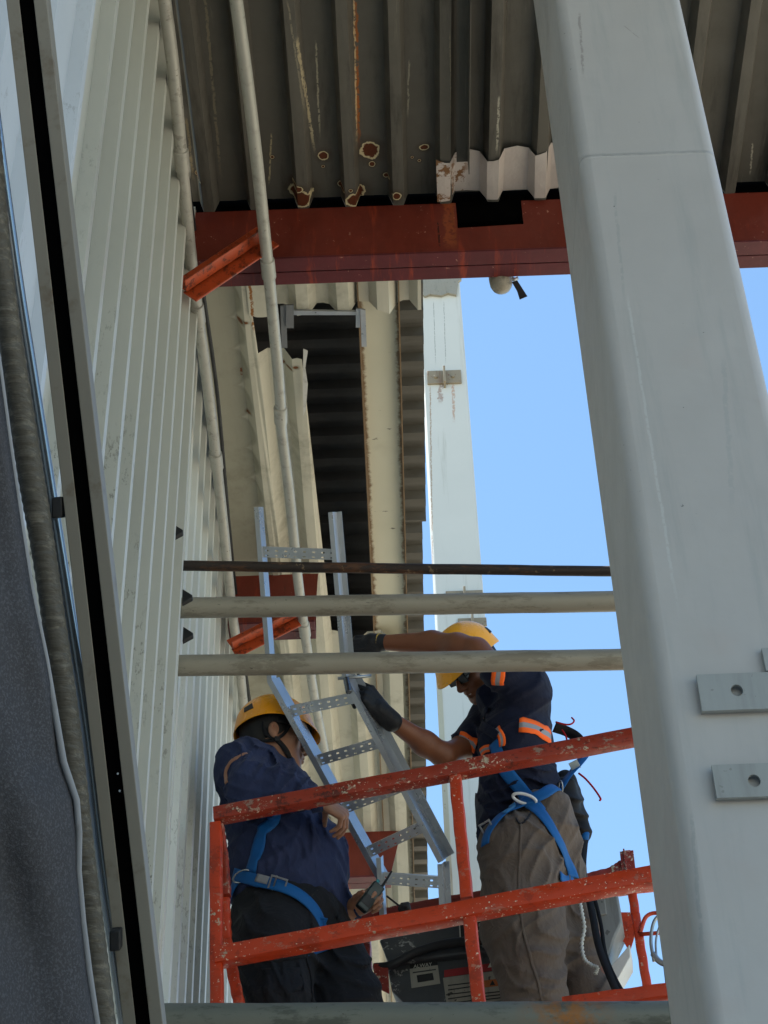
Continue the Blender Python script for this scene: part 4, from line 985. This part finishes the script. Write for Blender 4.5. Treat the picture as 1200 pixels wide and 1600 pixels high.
M_org = cloth('bright orange tape', 'ff6a1f', .05, wr=.05, rough=.6, fold=(4, 4, 4)); M_ref = paint('grey reflective tape', '8a8c92', dirt_amt=.1, rough=.4)
M_glv = cloth('dark rubber coated glove', '1b1c20', .25, weave=400, wr=.3, rough=.55, fold=(30, 30, 30)); M_met = paint('buckle metal', '9fa3a6', dirt_amt=.2, rough=.3, metal=.8)
M_hair = paint('black hair', '0e0c0b', dirt_amt=0, rough=.6); M_white = paint('white ring plastic', 'd5d8da', dirt_amt=.1, rough=.4)
M_redc = cloth('red cord', 'a81420', .1, wr=.1, fold=(4, 4, 4))
def V3(*a): return Vector(a)
def ring(name, c, x, y, rx, ry, r, mat, parent, n=28):
    P = [c + x*rx*math.cos(2*math.pi*k/n) + y*ry*math.sin(2*math.pi*k/n) for k in range(n+1)]; m = MB(); m.tube(P, r, 8, caps=False); return m.build(name, mat, parent, smooth=True)
def rect(name, c, x, y, w_, h_, r, mat, parent):
    m = MB()
    for s_ in (-1, 1): m.obox(c+y*h_*s_, x*(w_+r), y*r, x.cross(y)*r); m.obox(c+x*w_*s_, x*r, y*h_, x.cross(y)*r*.9)
    return m.build(name, mat, parent, bevel=.001)

# ------------------------------------------------------------------ worker on the left
A = empty('person', J(450, 1760, 6.05), 'heavy worker in navy long sleeves and yellow helmet holding a radio at the left', 'person', 'workers on the platform')
YB = 6.05
hA = J(426, 1159, 5.97); fA = V3(.95, .20, -.04); uA = V3(-.10, -.02, 1)
HF, TA, RA = head_field(hA, fA, uA, 1.14)
neckA = J(425, 1215, 6.04)
HF.cap(TA(0, -.025, -.045), neckA, .068, .080, .03).cap(TA(0,.045,-.085), TA(0,-.02,-.11), .045, .06, .03)
kneeA, ankA = J(440, 1560, 5.95)+V3(0,0,-.22), J(440, 1560, 5.98)+V3(-.02,.04,-.62); kneeA2, ankA2 = J(535, 1560, 6.12)+V3(0,0,-.2), J(545, 1560, 6.16)+V3(0,.02,-.6)
BF = Field()
BF.cap(neckA, J(440, 1300, YB), .09, .14, .05, ((0,1,0), 1.2)).cap(J(440, 1300, YB), J(450, 1430, YB), .15, .15, .05)
BF.cap(J(378,1203,5.88), J(392,1240,5.76), .06, .05).cap(J(392,1240,5.76), J(505,1254,5.75), .05, .029)
BF.cap(J(455,1240,6.24), J(490,1385,6.28), .055, .045).cap(J(490,1385,6.28), J(547,1424,6.08), .045, .029)
BF.cap(J(430,1450,5.98), kneeA, .10, .07).cap(kneeA, ankA, .07, .05).cap(J(520,1470,6.14), kneeA2, .10, .07).cap(kneeA2, ankA2, .07, .05)
h1 = hand_field(J(503,1254,5.75), camdir(.86,-.50,.0), camdir(.42,.85,.25), -1, ((58,22,15),(62,26,15),(66,30,18),(70,34,20)), 1.0, thumb=(.25,.30,-.9), tc=(.2,.2))
h2 = hand_field(J(549,1424,6.07), camdir(.80,.52,.0), camdir(-.25,.15,-1), 1, ((48,62,40),(52,66,40),(56,70,42),(60,72,45)), 1.0, thumb=(.55,.5,-.6), tc=(.4,.4))
if h2.prim(h2.p[2], np.array([[0,0,0.]]))[0] is None: pass
body = fmesh('body', [BF.mesh(.012), HF.mesh(.0032), h1.mesh(.0025), h2.mesh(.0025)], M_skA, A)
eyes(TA, body, 1.14)
# hair under the helmet
hf = Field().ell(TA(0,-.022,.038), (.083*1.14,.096*1.14,.094*1.14), RA, .01).ell(TA(0,-.05,-.02), (.070*1.05,.06*1.05,.06*1.05), RA, .02).ell(TA(0,.12,-.03), (.15,.09,.13), RA, .01, True)
fmesh('hair', [hf.mesh(.005)], M_hair, body)
# shirt
S = Field(); k = .05
S.ell(J(450,1348,6.06), (.222,.205,.225), k=k).ell(J(424,1268,6.04), (.185,.215,.19), k=k).ell(J(395,1222,6.04), (.125,.225,.12), k=k)
S.ell(J(452,1400,6.07), (.208,.19,.13), k=k)
S.ell(J(378,1204,5.88), (.098,.10,.105), k=.04).cap(J(378,1206,5.86), J(394,1236,5.77), .092, .086, .04).cap(J(394,1236,5.77), J(440,1234,5.755), .086, .072, .03)
S.cap(J(440,1234,5.755), J(487,1247,5.75), .072, .041, .03).cap(J(487,1247,5.75), J(495,1250,5.75), .043, .043, .008)
S.ell(J(455,1240,6.22), (.09,.10,.10), k=.04).cap(J(455,1245,6.24), J(492,1385,6.28), .075, .065, .04).cap(J(492,1385,6.28), J(545,1422,6.09), .062, .044, .03)
S.ell(TA(0,-.01,-.13), (.088,.085,.03), RA, .03)
S.ell(J(450,1505,6.07), (.4,.4,.115), None, .012, True)
kx = lambda u, v, s_=1: list(camdir(u, v, 0)*s_)
S.disp = folds([(J(470,1215,5.72), .13, kx(60, -110), .008), (J(415,1200,5.75), .13, kx(90, -70), .006), (J(380,1245,5.8), .10, kx(40, 130), .006), (J(520,1300,5.95), .12, kx(110, 60), .0045),
                (J(470,1420,5.9), .14, kx(-60, 120), .0045), (J(430,1330,5.85), .10, kx(80, 50), .003), (J(540,1400,6.0), .1, kx(120, 60), .004), (J(450,1300,5.85), .12, kx(70, 80), .004), (J(400,1180,5.8), .09, kx(70, 120), .005)], .0068)
fmesh('shirt', [S.mesh(.0065)], M_shA, A)
# trousers
Tr = Field(); Tr.ell(J(448,1432,6.07), (.205,.185,.15), k=.05).ell(J(432,1470,6.0), (.15,.14,.15), k=.05).cap(J(428,1480,5.98), kneeA, .138, .115, .05).cap(kneeA, ankA, .115, .095, .04)
Tr.cap(J(512,1478,6.14), J(540,1565,6.12), .125, .118, .05).cap(J(540,1565,6.12), kneeA2, .118, .105, .05).cap(kneeA2, ankA2, .105, .095, .04)
Tr.cap(J(484,1500,5.86), J(490,1600,5.86), .010, .012, .02, None, True)
Tr.disp = folds([(J(500,1470,6.0), .12, kx(100, 70), .007), (J(470,1530,5.9), .10, kx(120, 20), .005), (J(560,1520,6.05), .10, kx(60, 110), .005), (J(400,1420,5.9), .12, kx(40, 90), .004), (J(390,1540,5.9), .10, kx(90, 60), .004)], .0068)
tA = fmesh('trousers', [Tr.mesh(.007)], M_trA, A)
# cargo pocket and its flap
m = MB(); 
ribbon('pocket_flap', Tr, [(398,1494),(425,1497),(450,1494),(476,1488)], .030, M_trA, tA, off=.004, thick=.004)
ribbon('pocket_seam', Tr, [(478,1496),(486,1530),(486,1565)], .006, M_trA, tA, off=.003, thick=.003)
ribbon('pocket', Tr, [(438,1512),(440,1540),(441,1572)], .13, M_trA, tA, off=.002, thick=.003)
for a_, s_ in ((ankA, 0), (ankA2, 0)):
    F_ = Field().cap(a_+V3(-.03,0,-.05), a_+V3(.15,-.01,-.06), .05, .04, .03, ((0,0,1), .8)).cap(a_+V3(-.02,0,-.05), a_+V3(-.02,0,.06), .052, .055); fmesh('boot', [F_.mesh(.01)], M_black, A)
m = MB()
ribbon('sleeve_tear', S, [(386,1177),(368,1184),(357,1195),(352,1208),(354,1224)], .014, M_skA, A, off=.0015, thick=.002)
# helmet and chin strap
hl = helmet('helmet', TA(0, .004, .048), TA(0,1,.0)-TA(0,0,0), TA(0,-.06,1)-TA(0,0,0), M_hel, A, vis=.022, sc=1.12)
q = -1 if (TA(-1,0,0)-TA(0,0,0)).dot(V3(0,-1,0)) > 0 else 1
m = MB(); 
def strap(px_list, w_, parent, mat=M_blk): m = MB(); m.tube(crom(px_list, 6), w_, 8); return m.build('chin_strap', mat, parent, smooth=True)
HC = [HF.snap(TA(.085*q, b_, c_), .006) for b_, c_ in ((-.045, .03), (-.03, -.02), (.005, -.052), (.035, -.078), (.06, -.108))] + [HF.snap(TA(.0, .085, -.118), .006)]
freeribbon('chin_strap', HC, .020, M_blk, hl, (TA(0,1,.2)-TA(0,0,0), TA(0,1,1)-TA(0,0,0)), .003)
HC = [HF.snap(TA(.085*q, b_, c_), .005) for b_, c_ in ((.055, .03), (.035, -.01), (.012, -.045))]
freeribbon('chin_strap', HC, .013, M_blk, hl, TA(0,1,.2)-TA(0,0,0), .003)
HC = [HF.snap(TA(x_*q, b_, c_), .006) for x_, b_, c_ in ((.08,-.075,-.05), (.085,-.045,-.055), (.085,.0,-.055))]
freeribbon('chin_strap', HC, .015, M_blk, hl, TA(0,.2,1)-TA(0,0,0), .003)
m = MB(); cpt = TA(0, .088, -.104); fA_ = Field().ell(cpt, (.034,.020,.026), RA, .01); fmesh('chin_cup', [fA_.mesh(.004)], M_black, hl)
m = MB(); p = HF.snap(TA(.085*q, .008, -.052), .008); m.obox(p, RA[1]*.010, RA[2]*.011, RA[0]*.004); m.build('buckle', M_black, hl, bevel=.002)
# harness
ribbon('harness_strap', S, [(437,1268),(420,1290),(406,1318),(397,1345),(391,1366)], .050, M_web, A, off=.005)
ribbon('harness_strap', S, [(372,1368),(385,1372),(405,1378),(425,1380)], .040, M_web, A, off=.006)
US = Field(); US.p = S.p[:-0 or None][:]; US.p = [p_ for p_ in S.p if not p_[7]]+Tr.p; 
ribbon('harness_strap', US, [(368,1366),(385,1372),(410,1379),(437,1386),(463,1398),(483,1415),(496,1436),(504,1462)], .044, M_web, A, off=.009)
ribbon('harness_strap', US, [(374,1374),(366,1388),(361,1404),(360,1418)], .040, M_web, A, off=.007)
ribbon('harness_strap', US, [(478,1488),(505,1480),(530,1476),(556,1470)], .030, M_web, A, off=.006)
h = US.hit(435, 1384); x = camdir(.9,-.28,0); y = camdir(.28,.9,.2).normalized()
rect('buckle', h+US.grad(h)*.016, x, y, .030, .024, .0032, M_met, A); rect('buckle', h+US.grad(h)*.016-x*.012, x, y, .0, .026, .003, M_met, A)
h = US.hit(382, 1371); ring('ring', h+US.grad(h)*.014, camdir(.85,.5,0), camdir(-.4,.75,.3), .034, .022, .0032, M_met, A)
h = US.hit(497, 1440); rect('buckle', h+US.grad(h)*.012, camdir(.8,-.2,0), camdir(.3,.8,.1), .020, .014, .004, M_web, A)
ribbon('harness_patch', US, [(403,1373),(412,1376),(421,1378)], .030, M_ref, A, off=.013, thick=.001)
# radio in his hand
R_ = empty('radio', J(575,1405,6.0), 'small dark two way radio with short aerial held by the worker on the left', 'radio')
ra, rb = J(566,1418,5.985), J(590,1386,5.985); ux = (rb-ra).normalized(); uy = camdir(0,0,1); uy = (uy-ux*uy.dot(ux)).normalized(); uz = ux.cross(uy)
M_rad = paint('dark green radio plastic', '1d2a2a', dirt_amt=.1, rough=.4)
m = MB(); m.obox((ra+rb)/2, ux*(rb-ra).length/2*1.2, uz*.024, uy*.014); m.build('radio_body', M_rad, R_, bevel=.006, seg=3)
m = MB(); m.obox((ra+rb)/2-ux*.02+uy*.0142, ux*.02, uz*.018, uy*.001); m.build('battery_label', M_black, R_, bevel=.001)
m = MB(); m.tube([rb+uz*.010, rb+uz*.012+ux*.02, J(612,1361,5.985)], [.0065,.005,.0035], 10); m.build('aerial', M_black, R_, smooth=True)
m = MB(); m.tube([rb-uz*.012, rb-uz*.012+ux*.022], .007, 10); m.build('dial', paint('teal dial', '3c8d92', dirt_amt=.1), R_, smooth=True)

# ------------------------------------------------------------------ worker on the right
B = empty('person', J(850, 1720, 6.05), 'worker in dark shirt with orange bands, grey trousers and black gloves at the right', 'person', 'workers on the platform')
hB = J(742, 1042, 5.98); fB = camdir(-.60, -.52, .60); uB = camdir(-.54, .80, .08)
HB, TB, RB = head_field(hB, fB, uB, 1.03)
neckB = J(785, 1095, 6.02)
HB.cap(TB(0, -.025, -.045), neckB, .058, .066, .03)
kB, aB = J(836,1560,5.92)+V3(0,0,-.10), J(840,1560,5.95)+V3(.0,.03,-.50); kB2, aB2 = J(925,1560,6.05)+V3(.03,0,-.08), J(960,1560,6.08)+V3(.06,.02,-.46)
BB = Field(); BB.cap(neckB, J(812,1180,6.02), .09, .11, .05).cap(J(812,1180,6.02), J(835,1300,6.03), .10, .07, .05)
BB.cap(J(822,1080,5.86), J(774,1046,5.76), .06, .052).cap(J(774,1046,5.76), J(745,1016,5.76), .052, .044, .03)
for a_, b_, r0, r1 in (((745,1016,5.76),(715,1009,5.78),.044,.045), ((715,1009,5.78),(675,1005,5.84),.045,.044), ((675,1005,5.84),(595,1004,5.88),.046,.029)): BB.cap(J(*a_), J(*b_), r0, r1, .03)
BB.cap(J(765,1125,6.15), J(727,1166,6.08), .055, .048).cap(J(727,1166,6.08), J(695,1181,6.01), .047, .044, .03)
BB.cap(J(695,1181,6.01), J(664,1162,5.96), .044, .046, .03).cap(J(664,1162,5.96), J(602,1119,5.84), .044, .029, .03)
BB.cap(J(825,1330,5.95), kB, .10, .07).cap(kB, aB, .07, .05).cap(J(870,1350,6.08), kB2, .09, .07).cap(kB2, aB2, .07, .05)
bodyB = fmesh('body', [BB.mesh(.008), HB.mesh(.0032)], M_skB, B); eyes(TB, bodyB, 1.03)
hf = Field().ell(TB(0,-.022,.038), (.084,.098,.096), RB, .01).ell(TB(0,-.05,-.02), (.074,.06,.06), RB, .02).ell(TB(0,.12,-.03), (.15,.095,.13), RB, .01, True)
fmesh('hair', [hf.mesh(.005)], M_hair, bodyB)
g1 = hand_field(J(600,1118,5.83), camdir(-.62,.78,.05), camdir(.55,.45,.7), 1, ((42,50,35),(46,52,35),(50,55,38),(52,58,40)), 1.15, .0006, thumb=(.6,.5,-.6), tc=(.3,.4))
g1.cap(J(612,1127,5.85), J(592,1110,5.82), .040, .041, .01)
g2 = hand_field(J(594,1004,5.88), camdir(-1,-.10,-.05), camdir(.1,.75,.65), -1, ((30,35,30),(34,38,30),(38,40,30),(40,44,30)), 1.1, .0008)
g2.cap(J(598,1004,5.88), J(580,1004,5.88), .034, .037, .01)
fmesh('glove', [g1.mesh(.003)], M_glv, B); fmesh('glove', [g2.mesh(.003)], M_glv, B)
m = MB(); m.tube([J(594.5,1004,5.878), J(592.5,1004,5.88)], .0375, 20); m.build('glove_cuff', paint('yellow cuff', 'a88a3a', dirt_amt=.1), B, smooth=True)
SB = Field(); k = .045
SB.ell(J(812,1108,6.02), (.118,.185,.135), k=k).ell(J(806,1165,6.02), (.145,.18,.155), k=k).ell(J(812,1228,6.03), (.150,.165,.13), k=k).ell(J(778,1275,6.08), (.078,.13,.13), k=.04).ell(J(764,1322,6.12), (.040,.09,.085), k=.03)
SB.ell(J(822,1078,5.87), (.095,.10,.10), k=.04).cap(J(820,1075,5.85), J(778,1048,5.765), .085, .069, .03)
SB.ell(J(768,1122,6.15), (.085,.09,.09), k=.04).cap(J(765,1125,6.15), J(730,1162,6.085), .078, .063, .03)
SB.cap(J(800,1092,6.02), J(774,1092,6.0), .085, .076, .03).ell(J(880,1345,6.03), (.20,.5,.185), None, .012, True)
SB.ell(neckB+(TB(0,0,-1)-TB(0,0,0))*-.06, (.052,.052,.052), None, .02, True)
SB.disp = folds([(J(800,1250,5.9), .12, kx(-50, 110), .006), (J(850,1215,5.9), .10, kx(30, 130), .006), (J(760,1140,6.0), .08, kx(100, 60), .006), (J(820,1120,5.85), .12, kx(60, -70), .003), (J(770,1080,5.85), .08, kx(90,-60), .004), (J(760,1240,5.95), .10, kx(110, 40), .005)], .0055)
fmesh('shirt', [SB.mesh(.006)], M_shB, B)
ribbon('collar', SB, [(762,1112),(757,1125),(764,1140),(778,1150)], .035, M_shB, B, off=.006, thick=.006)
TB_ = Field(); TB_.ell(J(853,1312,6.04), (.122,.165,.14), k=.05).ell(J(812,1330,5.98), (.14,.14,.14), k=.05).cap(J(814,1345,5.95), J(820,1455,5.93), .148, .138, .05).cap(J(820,1455,5.93), J(835,1560,5.92), .135, .104, .05)
TB_.cap(J(835,1560,5.92), kB, .104, .10, .04).cap(kB, aB, .10, .09, .04).ell(J(845,1275,6.03), (.115,.15,.06), k=.05)
TB_.cap(J(868,1370,6.08), J(895,1480,6.06), .115, .095, .05).cap(J(895,1480,6.06), J(922,1565,6.05), .092, .082, .04).cap(J(922,1565,6.05), kB2, .085, .08, .04).cap(kB2, aB2, .08, .08, .04)
TB_.cap(J(881,1420,5.93), J(884,1570,5.95), .008, .010, .02, None, True)
TB_.disp = folds([(J(850,1350,5.85), .12, kx(-90, 60), .005), (J(850,1440,5.85), .12, kx(50, 70), .005), (J(800,1470,5.85), .10, kx(-60, 70), .004), (J(860,1520,5.85), .10, kx(40, 80), .005), (J(910,1520,6.1), .10, kx(60, 70), .006),
                  (J(830,1570,5.85), .10, kx(-50, 80), .004), (J(800,1290,5.9), .08, kx(120, 50), .004), (J(880,1290,5.95), .09, kx(90, -60), .004), (J(900,1440,6.1), .08, kx(110, 60), .006)], .0065)
trB = fmesh('trousers', [TB_.mesh(.0065)], M_trB, B)
ribbon('side_seam', TB_, [(814,1285),(813,1330),(811,1380),(815,1440),(828,1490),(840,1530),(846,1566)], .008, M_trB, trB, off=.0025, thick=.003)
ribbon('pocket_edge', TB_, [(806,1278),(812,1290),(820,1286),(829,1272)], .006, M_blk, trB, off=.003, thick=.003)
for a_ in (aB, aB2):
    F_ = Field().cap(a_+V3(.03,0,-.05), a_+V3(-.15,-.01,-.06), .05, .04, .03, ((0,0,1), .8)).cap(a_+V3(.02,0,-.05), a_+V3(.02,0,.06), .052, .055); fmesh('boot', [F_.mesh(.01)], M_black, B)
for px, w_ in (([(811,1133),(830,1135),(848,1142),(860,1152),(867,1161)], .062), ([(780,1040),(779,1050),(778,1060),(777,1070)], .052), ([(718,1151),(724,1152),(732,1157),(740,1164),(746,1170)], .050), ([(777,1138),(782,1146),(785,1158),(785,1166)], .030), ([(752,1176),(758,1170),(766,1169)], .028)):
    ribbon('reflective_band', SB, px, w_, [M_org, M_ref], B, off=.0035, thick=.0015, stripes=3)
hlb = helmet('helmet', TB(0, .004, .048), TB(0,1,0)-TB(0,0,0), TB(0,-.03,1)-TB(0,0,0), M_helB, B, vis=.035, sc=1.08)
# dark glasses
m = MB()
for q in (-1, 1):
    c_ = TB(.033*q, .108, .010); m.obox(c_, RB[0]*.026, RB[2]*.018, RB[1]*.003); m.obox(TB(.066*q, .06, .016), RB[0]*.002, RB[1]*.05, RB[2]*.004)
m.obox(TB(0, .112, .016), RB[0]*.010, RB[2]*.003, RB[1]*.003); m.build('dark_glasses', paint('glossy dark lens', '050506', dirt_amt=0, rough=.25, spec=.2), B, bevel=.004, seg=3)
F_ = Field().cap(TB(-.015,.1045,-.0605), TB(.015,.1045,-.0605), .0028, .0028); fmesh('teeth', [F_.mesh(.0015)], M_eye, bodyB)
for q in (-1, 1):
    HC = [HB.snap(TB(.082*q, b_, c_), .005) for b_, c_ in ((.03, .03), (.02, -.02), (.03, -.07))]+[HB.snap(TB(.0, .065, -.118), .005)]
    freeribbon('chin_strap', HC, .013, M_blk, hlb, TB(0,1,.3)-TB(0,0,0), .003)
m = MB(); p = TB(-.02, .17, .035); m.obox(p, RB[0]*.012, RB[1]*.008, RB[2]*.006); m.build('lamp_clip', M_met, hlb, bevel=.002)
# harness
UB = Field(); UB.p = [p_ for p_ in SB.p if not p_[7]]+TB_.p
ribbon('harness_strap', UB, [(772,1160),(780,1185),(797,1213),(822,1243),(843,1270)], .052, M_web, B, off=.007)
ribbon('harness_strap', UB, [(828,1256),(848,1280),(866,1308),(879,1335),(889,1360),(893,1376)], .052, M_web, B, off=.010)
ribbon('harness_strap', UB, [(893,1376),(885,1378),(876,1374),(871,1368)], .036, M_web, B, off=.010)
ribbon('harness_strap', UB, [(762,1322),(764,1306),(775,1290),(798,1270),(822,1257),(848,1244),(868,1236)], .045, M_web, B, off=.013)
ribbon('harness_patch', UB, [(790,1277),(798,1271),(806,1266)], .028, cloth('stitching blue', '3d7fb5', .2, fold=(4,4,4)), B, off=.018, thick=.001)
h = UB.hit(826, 1254); ring('d_ring', h+UB.grad(h)*.034, camdir(.95,-.25,.1), camdir(.15,.9,.2), .044, .019, .006, M_white, B)
h = UB.hit(766, 1298); rect('buckle', h+UB.grad(h)*.018, camdir(.85,.5,0), camdir(-.45,.8,.2), .020, .022, .0035, M_met, B)
h = UB.hit(868, 1234); ring('strap_ring', h+UB.grad(h)*.02, camdir(.2,.1,.3).normalized(), camdir(0,1,0), .012, .028, .003, M_met, B)
freeribbon('harness_strap', [J(872,1238,5.98), J(884,1218,5.98), J(902,1196,6.0), J(914,1178,6.02), J(912,1166,6.05)], .044, M_web, B, (camdir(.7,.7,.1), camdir(1,.1,.3)))
freeribbon('harness_strap', [J(912,1168,6.05), J(902,1153,6.06), J(886,1143,6.06), J(866,1136,6.04)], .042, M_blk, B, (camdir(.9,.3,.3), camdir(.2,1,.2)))
m = MB()
for P in ([(868,1128),(884,1132),(893,1131),(897,1126),(893,1121)], [(878,1140),(884,1150),(886,1158)]): m.tube(crom([J(u, v, 6.02) for u, v in P]), .0035, 8)
m.build('cord', M_redc, B, smooth=True)
m = MB(); m.tube(crom([J(904,1208,6.0), J(915,1217,6.0), J(928,1232,6.0), J(938,1247,6.0), J(937,1251,6.0)]), .004, 8); m.build('cord', M_redc, B, smooth=True)
ribbon('brand_patch', UB, [(897,1193),(901,1190)], .01, M_ref, B) if False else None
m = MB(); m.obox(J(898,1196,5.985), camdir(.016,.008,0), camdir(-.008,.015,0), camdir(0,0,.002)); m.build('strap_tag', paint('tag', '9aa4a8', dirt_amt=.3), B, bevel=.001)
pf = Field().cap(J(884,1222,6.1), J(908,1302,6.12), .044, .040, .02).cap(J(882,1232,6.05), J(890,1262,6.06), .045, .04, .03); pf.disp = folds([(J(895,1260,6.05), .1, kx(60,120), .005)], .002)
fmesh('lanyard_pouch', [pf.mesh(.006)], M_blk, B)
m = MB(); m.tube([J(915,1300,6.1), J(913,1315,6.1)], .016, 10); m.build('lanyard_end', M_web, B, smooth=True)
freeribbon('lanyard', [J(912,1312,6.08), J(909,1350,6.05), J(911,1385,6.0)], .034, M_blk, B, camdir(1,0,0))
freeribbon('lanyard', [J(915,1380,5.97), J(926,1430,5.93), J(936,1480,5.9), J(955,1530,5.86), J(975,1575,5.84)], .026, M_blk, B, camdir(1,.2,0))
freeribbon('lanyard', [J(924,1385,6.0), J(938,1440,5.96), J(946,1490,5.93), J(962,1530,5.9), J(980,1560,5.86)], .014, M_blk, B, camdir(1,.2,.3))
# rope, hook
m = MB(); P = crom([fr(905,1405,.5), fr(909,1425,.48), fr(913,1450,.48), fr(909,1475,.48), fr(913,1498,.48), fr(924,1508,.48), fr(933,1512,.48), fr(930,1522,.48)], 14)
m.tube(P, [.006+.0022*math.sin(i*1.7) for i in range(len(P))], 10)
tag(m.build('rope', paint('frayed white rope', 'b9bdba', dirt_amt=.5, rough=.9, bumps=.6), smooth=True), 'frayed white rope hanging behind the right worker trousers', 'rope')
e = empty('snap_hook', fr(1040, 1480, .4), 'large metal snap hook with black strap hanging beside the big grey column', 'hook')
m = MB(); m.tube(crom([fr(1022,1502,.4), fr(1017,1470,.4), fr(1022,1440,.4), fr(1036,1428,.4), fr(1050,1435,.4)]), .006, 10); m.tube(crom([fr(1026,1498,.4), fr(1025,1470,.4), fr(1032,1445,.4), fr(1044,1436,.4)]), .004, 8)
m.build('hook', M_met, e, smooth=True)
m = MB(); m.tube(crom([fr(1020,1490,.4), fr(1030,1502,.4), fr(1042,1506,.4), fr(1056,1496,.4)]), .010, 10); m.build('gate', M_met, e, smooth=True)
m = MB(); m.bar(fr(1042,1506,.4), fr(1046,1540,.4), .026, .012, up=PN); m.bar(fr(1046,1540,.4), fr(1050,1600,.4), .020, .006, up=PN); m.build('strap', M_blk, e, bevel=.002)
# ratchet tool in the lower glove
e = empty('wrench', J(545, 1070, 5.72), 'small dark ratchet wrench in the gloved hand of the right worker', 'wrench')
m = MB(); m.tube([J(528,1060,5.70), J(580,1056,5.72)], .0065, 10); m.build('handle', M_met, e, smooth=True)
m = MB(); m.tube([J(541,1060,5.69), J(545,1082,5.69)], .012, 12); m.build('socket', paint('chrome socket', '6a6e72', dirt_amt=.1, rough=.15, metal=.9), e, smooth=False, bevel=.002)
